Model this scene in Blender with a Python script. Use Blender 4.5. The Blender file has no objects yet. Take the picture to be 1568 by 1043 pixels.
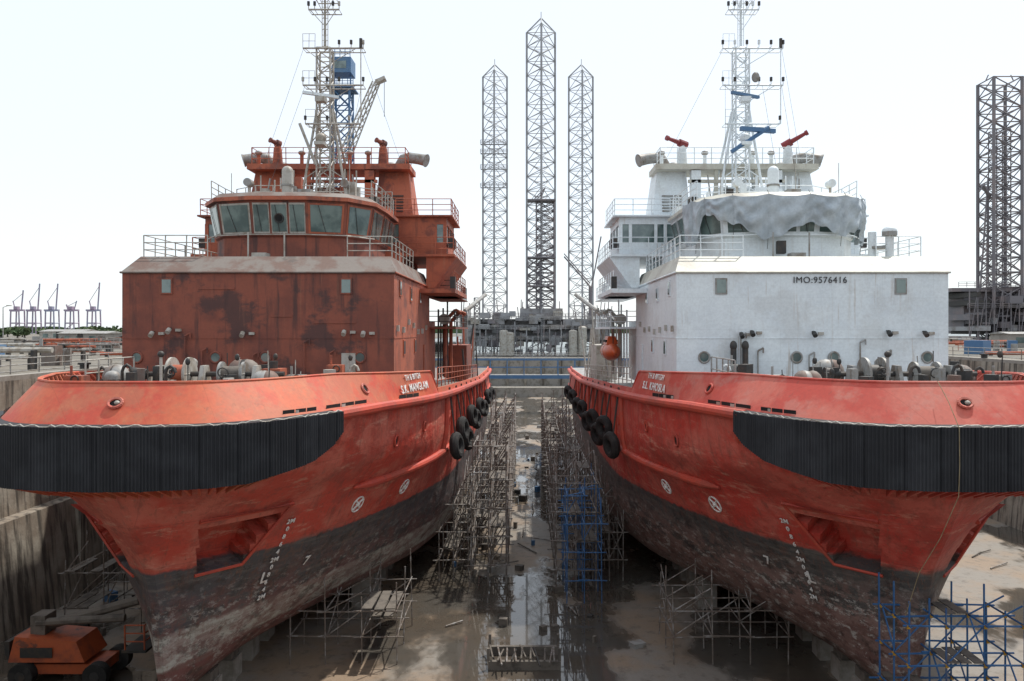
import bpy, bmesh, math, random
import numpy as np
from mathutils import Vector, Matrix
from mathutils.bvhtree import BVHTree
random.seed(7)
scene=bpy.context.scene
R=math.radians
FLOOR=-14.5; QUAY=-2.6

# ---------------------------------------------------------------- materials
def _nt(name):
    m=bpy.data.materials.new(name); m.use_nodes=True
    nt=m.node_tree; b=nt.nodes['Principled BSDF']
    return m,nt,b
def N(nt,t,**k):
    n=nt.nodes.new(t)
    for a,v in k.items(): setattr(n,a,v)
    return n
def noise(nt,co,scale,stretch=(1,1,1),detail=6,rough=.6,off=(0,0,0)):
    mp=N(nt,'ShaderNodeMapping'); mp.inputs['Scale'].default_value=stretch; mp.inputs['Location'].default_value=off
    nt.links.new(co,mp.inputs['Vector'])
    n=N(nt,'ShaderNodeTexNoise'); n.inputs['Scale'].default_value=scale; n.inputs['Detail'].default_value=detail
    n.inputs['Roughness'].default_value=rough
    nt.links.new(mp.outputs[0],n.inputs['Vector']); return n.outputs['Fac']
def ramp(nt,f,a,b):
    r=N(nt,'ShaderNodeMapRange'); r.interpolation_type='SMOOTHSTEP'
    r.inputs['From Min'].default_value=a; r.inputs['From Max'].default_value=b
    nt.links.new(f,r.inputs['Value']); return r.outputs['Result']
def mth(nt,op,a,k):
    m=N(nt,'ShaderNodeMath',operation=op)
    for i,v in enumerate((a,k)):
        if isinstance(v,(int,float)): m.inputs[i].default_value=v
        else: nt.links.new(v,m.inputs[i])
    return m.outputs[0]
def mul(nt,a,k): return mth(nt,'MULTIPLY',a,k)
def mix(nt,f,a,b):
    m=N(nt,'ShaderNodeMix',data_type='RGBA')
    if isinstance(f,(int,float)): m.inputs['Factor'].default_value=f
    else: nt.links.new(f,m.inputs['Factor'])
    for s,v in (('A',a),('B',b)):
        i=[x for x in m.inputs if x.name==s and x.type=='RGBA'][0]
        if isinstance(v,tuple): i.default_value=(*v[:3],1)
        else: nt.links.new(v,i)
    return [o for o in m.outputs if o.type=='RGBA'][0]
def bump(nt,b,f,st,dist=.05):
    n=N(nt,'ShaderNodeBump'); n.inputs['Strength'].default_value=st; n.inputs['Distance'].default_value=dist
    nt.links.new(f,n.inputs['Height']); nt.links.new(n.outputs[0],b.inputs['Normal'])
def plates(nt,co,w=2.4,h=1.5,m=.012):
    sp=N(nt,'ShaderNodeSeparateXYZ'); nt.links.new(co,sp.inputs[0])
    c=N(nt,'ShaderNodeCombineXYZ'); nt.links.new(mth(nt,'ADD',sp.outputs[0],sp.outputs[1]),c.inputs[0]); nt.links.new(sp.outputs[2],c.inputs[1])
    br=N(nt,'ShaderNodeTexBrick'); nt.links.new(c.outputs[0],br.inputs['Vector']); br.inputs['Scale'].default_value=1
    br.inputs['Brick Width'].default_value=w; br.inputs['Row Height'].default_value=h; br.inputs['Mortar Size'].default_value=m
    return br.outputs['Fac']
def mat(name,c1,c2=None,scale=1.2,thr=(.45,.65),rough=.6,c3=None,sthr=(.55,.75),samt=.7,metal=0,bmp=.15,pl=0,c4=None,t4=(.6,.64),a4=.8,fine=0,cf=(.2,.12,.08)):
    m,nt,b=_nt(name); co=N(nt,'ShaderNodeTexCoord').outputs['Object']
    if c2 is None: c2=tuple(x*.75 for x in c1)
    f=ramp(nt,noise(nt,co,scale),*thr)
    c=mix(nt,f,c1,c2)
    if c4:
        c=mix(nt,mul(nt,ramp(nt,noise(nt,co,.5,(1,1,1.3),detail=10,rough=.68,off=(8,8,8)),*t4),a4),c,c4)
    if c3:
        s=ramp(nt,noise(nt,co,1.0,(2.6,2.6,.22),off=(3,5,1)),*sthr)
        c=mix(nt,mul(nt,s,samt),c,c3)
    if fine:
        s=ramp(nt,noise(nt,co,1.0,(6.5,6.5,.3),detail=4,off=(1,9,2)),.58,.72)
        k=ramp(nt,noise(nt,co,.5,off=(4,4,4)),.42,.6)
        c=mix(nt,mul(nt,mul(nt,s,k),fine),c,cf)
    g=ramp(nt,noise(nt,co,9),.3,.7)
    c=mix(nt,mul(nt,g,.12),c,(.03,.03,.03))
    if pl: c=mix(nt,mul(nt,plates(nt,co),pl),c,tuple(x*.45 for x in c1))
    nt.links.new(c,b.inputs['Base Color'])
    b.inputs['Roughness'].default_value=rough; b.inputs['Metallic'].default_value=metal
    if bmp: bump(nt,b,noise(nt,co,3.5),bmp)
    return m
def hullmat(name,bands,red,scuff,grow,growc,seed):
    m,nt,b=_nt(name); co=N(nt,'ShaderNodeTexCoord').outputs['Object']
    sep=N(nt,'ShaderNodeSeparateXYZ'); nt.links.new(co,sep.inputs[0])
    nz=noise(nt,co,2.2,off=(seed,0,0),detail=8)
    ad=N(nt,'ShaderNodeMath',operation='MULTIPLY_ADD'); nt.links.new(nz,ad.inputs[0]); ad.inputs[1].default_value=.35
    nt.links.new(sep.outputs['Z'],ad.inputs[2])
    mr=N(nt,'ShaderNodeMapRange'); mr.inputs['From Min'].default_value=-14; mr.inputs['From Max'].default_value=0
    nt.links.new(ad.outputs[0],mr.inputs['Value'])
    cr=N(nt,'ShaderNodeValToRGB'); cr.color_ramp.interpolation='LINEAR'
    els=cr.color_ramp.elements
    els[0].position=0; els[0].color=(*bands[0][1],1); els[1].position=1; els[1].color=(*red,1)
    prev=bands[0][1]
    for z,c in bands[1:]+[(-8.2,red)]:
        p=(z+.17+14)/14
        e=els.new(p-.003); e.color=(*prev,1); e=els.new(p+.003); e.color=(*c,1); prev=c
    nt.links.new(mr.outputs[0],cr.inputs[0]); col=cr.outputs[0]
    up=N(nt,'ShaderNodeMapRange'); up.inputs['From Min'].default_value=-8.05; up.inputs['From Max'].default_value=-7.8
    nt.links.new(ad.outputs[0],up.inputs['Value']); up=up.outputs[0]
    dn=mth(nt,'SUBTRACT',1.0,up)
    def layer(col,f,amt,c,mask=None):
        f=mul(nt,f,amt)
        if mask is not None: f=mul(nt,f,mask)
        return mix(nt,f,col,c)
    col=layer(col,ramp(nt,noise(nt,co,.4,(1,1,1.5),off=(seed,2,3),detail=10,rough=.65),.42,.58),.8,scuff,up)
    col=layer(col,ramp(nt,noise(nt,co,.7,(.6,.6,1.1),off=(seed*2,7,3),detail=12,rough=.72),.50,.57),.6,(.33,.055,.038),up)
    col=layer(col,ramp(nt,noise(nt,co,1.6,(.3,.3,1.7),off=(seed*3,7,3),detail=14,rough=.8),.54,.62),.65,(.60,.27,.19),up)
    col=layer(col,ramp(nt,noise(nt,co,4,(.6,.6,1.0),off=(seed*4,1,3),detail=12,rough=.8),.60,.66),.75,(.15,.045,.035),up)
    col=layer(col,ramp(nt,noise(nt,co,1.4,(.25,.25,3.2),off=(seed,3,5),detail=12,rough=.75),.46,.62),.55,(.17,.15,.13),dn)
    col=layer(col,ramp(nt,noise(nt,co,1.1,(.8,.8,1.2),off=(seed,13,5),detail=12,rough=.75),.50,.58),.7,(.030,.025,.024),dn)
    col=layer(col,ramp(nt,noise(nt,co,1.7,(.7,.7,1.0),off=(seed,33,5),detail=12,rough=.75),.54,.62),.6,(.14,.075,.055),dn)
    col=layer(col,ramp(nt,noise(nt,co,1.0,(3,3,.25),off=(seed,9,3)),.50,.74),.5,(.14,.055,.04))
    col=layer(col,ramp(nt,noise(nt,co,1.0,(8,8,.35),off=(seed,19,3),detail=4),.58,.70),.55,(.20,.085,.055))
    lo=N(nt,'ShaderNodeMapRange'); lo.inputs['From Min'].default_value=-8.4; lo.inputs['From Max'].default_value=-10.0
    nt.links.new(ad.outputs[0],lo.inputs['Value']); lo=lo.outputs[0]
    col=layer(col,ramp(nt,noise(nt,co,1.3,(1,.6,1.3),off=(seed,1,8),detail=12,rough=.75),.45,.54),grow,growc,lo)
    col=layer(col,ramp(nt,noise(nt,co,2.6,(1,.6,1.3),off=(seed,4,8),detail=12,rough=.8),.53,.59),grow*.95,(.46,.44,.41),lo)
    col=layer(col,ramp(nt,noise(nt,co,6,(1,.6,1.3),off=(seed,24,8),detail=8,rough=.8),.58,.64),grow*.7,(.05,.04,.035),lo)
    col=mix(nt,mul(nt,plates(nt,co,3.2,1.6,.012),.3),col,(.12,.035,.028))
    nt.links.new(col,b.inputs['Base Color']); b.inputs['Roughness'].default_value=.62
    # oil-canned plating: soft dents
    bump(nt,b,noise(nt,co,.8,detail=5),.8,.2)
    return m
M={}
M['hullL']=hullmat('hull_paint_worn',[(-14,(.16,.06,.055)),(-11.8,(.44,.43,.39)),(-10.5,(.065,.062,.068))],(.50,.060,.036),(.53,.145,.10),.55,(.18,.075,.07),1.3)
M['hullR']=hullmat('hull_paint_fouled',[(-14,(.16,.085,.075)),(-10.6,(.065,.063,.062))],(.47,.045,.030),(.52,.125,.09),.95,(.24,.15,.13),6.1)
M['bulL']=mat('bulwark_orange_paint',(.56,.125,.055),(.51,.070,.038),.5,(.4,.6),.66,(.54,.21,.10),(.5,.8),.5,pl=.25,c4=(.42,.14,.075),t4=(.48,.57),a4=.65,fine=.6,cf=(.25,.09,.05))
M['bulR']=mat('bulwark_red_paint',(.50,.062,.040),(.54,.13,.09),.5,(.43,.58),.66,(.34,.065,.05),(.55,.8),.5,pl=.25,c4=(.50,.19,.145),t4=(.51,.60),a4=.6,fine=.5,cf=(.25,.06,.04))
M['strake']=mat('strake_red_paint',(.52,.07,.038),(.44,.06,.04),1.5,rough=.62,c4=(.3,.07,.045),t4=(.48,.58),a4=.6,fine=.5)
M['rubber']=mat('fender_rubber',(.012,.013,.017),(.028,.030,.036),.8,(.4,.7),.75,(.045,.045,.05),(.55,.8),.5)
M['tyre']=mat('tyre_rubber',(.012,.012,.012),(.03,.028,.026),3,rough=.85)
M['rust']=mat('primer_rust_paint',(.27,.080,.050),(.19,.060,.042),.55,(.42,.62),.8,(.055,.032,.032),(.52,.68),.75,pl=.12,c4=(.075,.040,.038),t4=(.52,.62),a4=.85,fine=.35,cf=(.32,.14,.08))
M['rust2']=mat('primer_rust_sunlit',(.43,.115,.058),(.31,.082,.045),.7,(.45,.65),.7,(.13,.05,.036),(.52,.72),.75,pl=.25,c4=(.18,.058,.042),t4=(.54,.62),fine=.45,cf=(.42,.21,.13))  # same primer as the house front, with sunlit brightness put into the colour
M['rustroof']=mat('grey_deck_edge',(.20,.17,.15),(.16,.10,.08),.9,(.45,.6),.7,c4=(.11,.09,.08),fine=.5)
M['white']=mat('white_ship_paint',(.76,.82,.85),(.70,.76,.80),.5,(.42,.65),.5,(.54,.52,.48),(.56,.8),.5,bmp=.06,pl=.16,c4=(.60,.62,.62),t4=(.5,.62),a4=.45,fine=.55,cf=(.42,.33,.25))
M['white2']=mat('cream_ship_paint',(.54,.53,.46),(.42,.39,.33),.9,(.45,.65),.55,(.3,.22,.15),(.6,.8),.6,fine=.4)
M['cloth']=mat('tarpaulin_cloth',(.47,.52,.56),(.37,.42,.46),1.2,(.4,.65),.85,c4=(.30,.34,.38),t4=(.52,.62),a4=.6,bmp=.5)
M['grey']=mat('grey_galvanised',(.30,.30,.29),(.20,.17,.14),2,rough=.55,c3=(.16,.08,.04))
M['pale']=mat('pale_grey_paint',(.44,.42,.38),(.30,.26,.21),2,rough=.55,c3=(.20,.10,.055))
M['dark']=mat('dark_metal',(.03,.03,.03),(.06,.045,.035),3,rough=.6)
M['black']=mat('black_opening',(.006,.006,.006),(.012,.01,.01),3,rough=.9)
M['scaf']=mat('scaffold_pipe_rusty',(.15,.12,.10),(.30,.29,.28),3,rough=.55)
M['blue']=mat('scaffold_pipe_blue',(.03,.12,.30),(.05,.15,.32),3,rough=.5,c3=(.12,.07,.05))
M['yellow']=mat('clamp_yellow',(.55,.30,.03),rough=.5)
M['plank']=mat('scaffold_plank',(.15,.13,.11),(.08,.07,.06),2,rough=.8)
M['text']=mat('white_lettering',(.80,.80,.78),(.62,.55,.50),3,rough=.5,bmp=0)
M['textd']=mat('dark_lettering',(.03,.03,.035),rough=.5,bmp=0)
M['orange']=mat('orange_machine_paint',(.42,.09,.03),(.25,.06,.03),1.5,rough=.5,c4=(.1,.05,.04))
M['redmon']=mat('monitor_red',(.25,.03,.035),rough=.5)
M['rope']=mat('rope_fibre',(.30,.24,.14),(.2,.15,.08),3,rough=.9)
M['conc']=mat('stained_dock_concrete',(.33,.30,.25),(.22,.18,.14),.35,(.4,.62),.85,(.055,.046,.037),(.46,.64),.9,bmp=.6)
M['conc2']=mat('concrete_block',(.30,.28,.25),(.2,.18,.15),1.2,rough=.85)
M['rig']=mat('rig_leg_hazed_grey',(.34,.35,.37),(.28,.28,.29),.3,rough=.6,bmp=0)  # leg grey made lighter in the colour to suggest distance haze
M['rigd']=mat('rig_dark_paint',(.17,.16,.175),(.23,.19,.19),.3,rough=.6,bmp=0)
M['righ']=mat('rig_house_paint',(.33,.33,.34),(.21,.19,.18),.4,rough=.6,bmp=0)
M['crp']=mat('gantry_crane_hazed_paint',(.34,.26,.34),(.28,.29,.39),.05,rough=.7,bmp=0)  # mauve-grey distance haze is put into the crane colour
M['bluep']=mat('blue_steel_paint',(.06,.15,.30),(.09,.18,.3),.5,rough=.5)
M['beige']=mat('beige_shed_cladding',(.30,.28,.25),(.22,.2,.18),.5,rough=.7)
M['boat']=mat('lifeboat_orange',(.62,.11,.03),rough=.45)
M['quay']=mat('quay_ground',(.18,.16,.13),(.12,.11,.09),.15,(.4,.6),.9)
M['leaf']=mat('tree_foliage',(.06,.10,.04),(.10,.13,.055),.2,rough=.9)
def glass():
    m,nt,b=_nt('window_glass'); co=N(nt,'ShaderNodeTexCoord').outputs['Object']
    c=mix(nt,ramp(nt,noise(nt,co,.7),.4,.6),(.07,.11,.11),(.16,.22,.21))
    nt.links.new(c,b.inputs['Base Color']); b.inputs['Roughness'].default_value=.08
    b.inputs['Specular IOR Level'].default_value=.9
    return m
M['glass']=glass()
def floor_mat():
    m,nt,b=_nt('wet_dock_floor'); co=N(nt,'ShaderNodeTexCoord').outputs['Object']
    c=mix(nt,ramp(nt,noise(nt,co,.25,detail=8),.4,.62),(.21,.19,.165),(.24,.175,.12))
    c=mix(nt,mul(nt,ramp(nt,noise(nt,co,1.6,detail=10,rough=.7),.5,.65),.6),c,(.10,.08,.062))
    w=ramp(nt,noise(nt,co,.16,(1,.55,1),detail=5,rough=.55,off=(11.3,4,0)),.455,.52)
    sp=N(nt,'ShaderNodeSeparateXYZ'); nt.links.new(co,sp.inputs[0])
    dx=mth(nt,'DIVIDE',mth(nt,'SUBTRACT',sp.outputs[0],.6),2.3); dy=mth(nt,'DIVIDE',mth(nt,'SUBTRACT',sp.outputs[1],39.5),4.2)
    d=mth(nt,'SQRT',mth(nt,'ADD',mul(nt,dx,dx),mul(nt,dy,dy)),0)
    d=mth(nt,'ADD',d,mul(nt,noise(nt,co,.7,detail=6),.9))
    pool=N(nt,'ShaderNodeMapRange'); pool.inputs['From Min'].default_value=1.45; pool.inputs['From Max'].default_value=1.3
    nt.links.new(d,pool.inputs['Value'])
    w=mth(nt,'MAXIMUM',w,pool.outputs[0])
    c=mix(nt,mul(nt,w,.82),c,(.05,.046,.04))
    nt.links.new(c,b.inputs['Base Color'])
    r=N(nt,'ShaderNodeMapRange'); nt.links.new(w,r.inputs['Value']); r.inputs['To Min'].default_value=.6; r.inputs['To Max'].default_value=.03
    nt.links.new(r.outputs[0],b.inputs['Roughness'])
    bump(nt,b,mul(nt,noise(nt,co,4,detail=8),mth(nt,'SUBTRACT',1.01,w)),.5,.05)
    return m
M['floor']=floor_mat()
def water_mat():
    m,nt,b=_nt('sea_water'); co=N(nt,'ShaderNodeTexCoord').outputs['Object']
    b.inputs['Base Color'].default_value=(.10,.12,.11,1); b.inputs['Roughness'].default_value=.25
    bump(nt,b,noise(nt,co,.6,detail=4),.4,.3); return m
M['water']=water_mat()

# ---------------------------------------------------------------- mesh builder
class MB:
    def __init__(s): s.v=[];s.f=[];s.m=[];s.mats=[]
    def mi(s,k):
        if k not in s.mats: s.mats.append(k)
        return s.mats.index(k)
    def add(s,vs,fs,k):
        o=len(s.v); s.v+= [tuple(v) for v in vs]; i=s.mi(k)
        for f in fs: s.f.append([o+a for a in f]); s.m.append(i)
    def hexa(s,p,k):
        s.add(p,[(3,2,1,0),(4,5,6,7),(0,1,5,4),(1,2,6,5),(2,3,7,6),(3,0,4,7)],k)
    def box(s,x0,x1,y0,y1,z0,z1,k,rz=0):
        p=[(x0,y0,z0),(x1,y0,z0),(x1,y1,z0),(x0,y1,z0),(x0,y0,z1),(x1,y0,z1),(x1,y1,z1),(x0,y1,z1)]
        if rz:
            cx,cy=(x0+x1)/2,(y0+y1)/2; c,n=math.cos(rz),math.sin(rz)
            p=[(cx+(a-cx)*c-(b-cy)*n,cy+(a-cx)*n+(b-cy)*c,z) for a,b,z in p]
        s.hexa(p,k)
    def cyl(s,p,q,r,k,n=8,r2=None,cap=True):
        p=Vector(p);q=Vector(q);d=q-p
        if d.length<1e-6: return
        d.normalize(); a=d.orthogonal().normalized(); b=d.cross(a); r2=r if r2 is None else r2
        vs=[];fs=[]
        for i in range(n):
            t=2*math.pi*(i+.5)/n; e=a*math.cos(t)+b*math.sin(t)
            vs.append(p+e*r); vs.append(q+e*r2)
        for i in range(n):
            j=(i+1)%n; fs.append((2*i,2*j,2*j+1,2*i+1))
        if cap: fs.append(tuple(2*i for i in range(n))[::-1]); fs.append(tuple(2*i+1 for i in range(n)))
        s.add(vs,fs,k)
    def path(s,pts,r,k,n=6):
        for a,b in zip(pts[:-1],pts[1:]): s.cyl(a,b,r,k,n)
    def tube(s,pts,rs,k,n=12):
        vs=[];fs=[];pts=[Vector(p) for p in pts]; up=None
        for i,p in enumerate(pts):
            d=(pts[min(i+1,len(pts)-1)]-pts[max(i-1,0)]).normalized()
            if up is None: up=d.orthogonal().normalized()
            a=(up-d*up.dot(d)).normalized(); up=a; b=d.cross(a)
            for j in range(n):
                t=2*math.pi*j/n; vs.append(p+(a*math.cos(t)+b*math.sin(t))*rs[i])
        for i in range(len(pts)-1):
            for j in range(n):
                fs.append((i*n+j,i*n+(j+1)%n,(i+1)*n+(j+1)%n,(i+1)*n+j))
        fs.append(tuple(range(n))[::-1]); fs.append(tuple((len(pts)-1)*n+j for j in range(n)))
        s.add(vs,fs,k)
    def torus(s,c,ax,Rr,r,k,n=18,m=8):
        c=Vector(c);ax=Vector(ax).normalized();a=ax.orthogonal().normalized();b=ax.cross(a);vs=[];fs=[]
        for i in range(n):
            t=2*math.pi*i/n;e=a*math.cos(t)+b*math.sin(t)
            for j in range(m):
                u=2*math.pi*j/m; vs.append(c+e*(Rr+r*math.cos(u))+ax*r*math.sin(u))
        for i in range(n):
            for j in range(m):
                fs.append((i*m+j,((i+1)%n)*m+j,((i+1)%n)*m+(j+1)%m,i*m+(j+1)%m))
        s.add(vs,fs,k)
    def sphere(s,c,rx,ry,rz,k,n=14,m=8,half=False):
        vs=[];fs=[]
        for i in range(m+1):
            ph=(math.pi/2 if half else math.pi)*i/m
            for j in range(n):
                t=2*math.pi*j/n; vs.append((c[0]+rx*math.sin(ph)*math.cos(t),c[1]+ry*math.sin(ph)*math.sin(t),c[2]+rz*math.cos(ph)))
        for i in range(m):
            for j in range(n): fs.append((i*n+j,(i+1)*n+j,(i+1)*n+(j+1)%n,i*n+(j+1)%n))
        s.add(vs,fs,k)
    def rail(s,pts,k,h=1.05,sp=1.4,r=.025,rows=3):
        for a,b in zip(pts[:-1],pts[1:]):
            a=Vector(a);b=Vector(b);n=max(1,round((b-a).length/sp))
            for i in range(n+1):
                p=a.lerp(b,i/n); s.cyl(p,p+Vector((random.uniform(-.02,.02),0,h)),r*1.2,k,5)
            for j in range(rows):
                z=Vector((0,0,h*(j+1)/rows)); s.cyl(a+z,b+z,r,k,5)
    def lattice(s,ch,z0,z1,bay,rc,rb,k,xb=True,top=None):
        n=max(1,round((z1-z0)/bay)); bh=(z1-z0)/n; m=len(ch)
        for c in ch: s.cyl((c[0],c[1],z0),(c[0],c[1],z1),rc,k,6)
        for i in range(n):
            a=z0+i*bh;b=a+bh
            for j in range(m):
                p=ch[j];q=ch[(j+1)%m]
                s.cyl((p[0],p[1],b),(q[0],q[1],b),rb,k,4)
                if xb:
                    s.cyl((p[0],p[1],a),(q[0],q[1],b),rb,k,4); s.cyl((q[0],q[1],a),(p[0],p[1],b),rb,k,4)
                else:
                    if (i+j)%2: s.cyl((p[0],p[1],a),(q[0],q[1],b),rb,k,4)
                    else: s.cyl((q[0],q[1],a),(p[0],p[1],b),rb,k,4)
    def obj(s,name,parent=None,angle=35,loc=(0,0,0)):
        me=bpy.data.meshes.new(name); me.from_pydata(s.v,[],s.f); me.update()
        for k in s.mats: me.materials.append(M[k])
        me.polygons.foreach_set('material_index',s.m)
        me.polygons.foreach_set('use_smooth',[True]*len(me.polygons))
        me.set_sharp_from_angle(angle=R(angle)); me.update()
        o=bpy.data.objects.new(name,me); scene.collection.objects.link(o); o.location=loc
        if parent: o.parent=parent
        return o
def empty(name,loc):
    o=bpy.data.objects.new(name,None); scene.collection.objects.link(o); o.location=loc; return o

def pchip(xs,ys):
    xs=np.array(xs,float);ys=np.array(ys,float);h=np.diff(xs);d=np.diff(ys)/h;n=len(xs);mm=np.zeros(n)
    mm[0]=d[0];mm[-1]=d[-1]
    for i in range(1,n-1):
        if d[i-1]*d[i]>0:
            w1=2*h[i]+h[i-1];w2=h[i]+2*h[i-1];mm[i]=(w1+w2)/(w1/d[i-1]+w2/d[i])
    def f(x):
        x=min(max(x,xs[0]),xs[-1]);i=min(int(np.searchsorted(xs,x,side='right'))-1,n-2);i=max(i,0)
        t=(x-xs[i])/h[i];t2=t*t;t3=t2*t
        return float((2*t3-3*t2+1)*ys[i]+(t3-2*t2+t)*h[i]*mm[i]+(-2*t3+3*t2)*ys[i+1]+(t3-t2)*h[i]*mm[i+1])
    return f

# ---------------------------------------------------------------- hull definition
L=72.
z6=lambda s: float(np.interp(s,[0,8,18,47,72],[-2.88,-2.95,-3.25,-4.4,-4.6]))
B6=pchip([0,.03,.12,.35,.7,1.2,2,3,4.3,6,9,13,18,24,60,72],[0,1.1,1.95,2.75,3.35,3.9,4.55,5.1,5.65,6.2,7.05,7.9,8.4,8.5,8.5,8.2])
lev=[
 (-13.2,[(4.3,.05),(8,.5),(11,1.1),(16,2.6),(22,4.6),(30,6.2),(60,6),(72,2)]),
 (-12.5,[(3.7,.12),(5,.6),(8,1.4),(11,2.5),(16,4.5),(22,6.6),(30,7.7),(60,7.5),(72,4)]),
 (-11.,[(3.3,.15),(5,1.1),(8,2.6),(11,3.9),(16,5.9),(22,7.6),(30,8.4),(60,8.3),(72,6)]),
 (-9.6,[(3.1,.15),(5,1.6),(8,3.4),(11,4.8),(16,6.7),(22,8.1),(30,8.5),(60,8.5),(72,7)]),
 (-8.2,[(2.7,.15),(3.6,1.1),(5.4,2.6),(8,4.3),(11,5.6),(16,7.2),(22,8.3),(30,8.5),(60,8.5),(72,8)]),
 (-6.4,[(1.6,.2),(2.3,1.2),(3.3,2.2),(5,3.6),(8,5.3),(11,6.6),(16,7.9),(22,8.45),(28,8.5),(60,8.5),(72,8.2)]),
 (-5.0,[(.9,.25),(1.3,1.4),(1.9,2.4),(3.2,3.9),(5,5.15),(8,6.45),(12,7.6),(18,8.35),(24,8.5),(60,8.5),(72,8.2)]),
]
def hull_grid(N_=130,sub=5):
    ts=[(j/(N_-1))**2.6 for j in range(N_)]
    K=[]
    for z,pts in lev:
        f=pchip([p[0] for p in pts],[p[1] for p in pts]); s0=pts[0][0]
        K.append([(s0+(L-s0)*t,f(s0+(L-s0)*t),z) for t in ts])
    K.append([(L*t,B6(L*t),z6(L*t)) for t in ts])
    K=np.array(K)
    rows=[]
    nk=len(K)
    for k in range(nk-1):
        for q in range(sub+ (1 if k==nk-2 else 0)): rows.append(k+q/sub)
    out=np.zeros((len(rows),N_,3))
    for j in range(N_):
        for c in range(3):
            f=pchip(list(range(nk)),K[:,j,c])
            for i,r in enumerate(rows): out[i,j,c]=f(r)
    return out
G=hull_grid()
def curve_pts(s_end,n,off=0):
    P=[(B6(s_end*(i/600)**3),s_end*(i/600)**3) for i in range(601)]
    d=[0]
    for a,b in zip(P[:-1],P[1:]): d.append(d[-1]+math.hypot(b[0]-a[0],b[1]-a[1]))
    out=[]
    for i in range(n):
        t=d[-1]*i/(n-1); j=min(int(np.searchsorted(d,t)),600); j=max(j,1)
        u=(t-d[j-1])/(d[j]-d[j-1]+1e-9); a,b=P[j-1],P[j]
        out.append([a[0]+(b[0]-a[0])*u,a[1]+(b[1]-a[1])*u])
    res=[]
    for i,(x,y) in enumerate(out):
        a=out[max(i-1,0)];b=out[min(i+1,n-1)]
        tx,ty=b[0]-a[0],b[1]-a[1]
        if i==0: tx,ty=1,0
        l=math.hypot(tx,ty); nx,ny=ty/l,-tx/l
        res.append((x+nx*off,y+ny*off,nx,ny))
    return res
def both(c): return [(-x,y,-nx,ny) for x,y,nx,ny in c[::-1]][:-1]+c

def place(name,parent,body,pos,nrm,size,matk,ext=.01,bold=.012):
    cu=bpy.data.curves.new(name,'FONT'); cu.body=body; cu.size=size; cu.align_x='CENTER'; cu.align_y='CENTER'; cu.extrude=ext
    cu.space_character=1.1
    cu.offset=bold*size
    o=bpy.data.objects.new(name,cu); scene.collection.objects.link(o); o.parent=parent; cu.materials.append(M[matk])
    n=Vector(nrm).normalized(); x=Vector((0,0,1)).cross(n).normalized(); y=n.cross(x)
    m=Matrix((x,y,n)).transposed().to_4x4(); m.translation=Vector(pos)+n*.03
    o.matrix_local=m; return o

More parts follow.
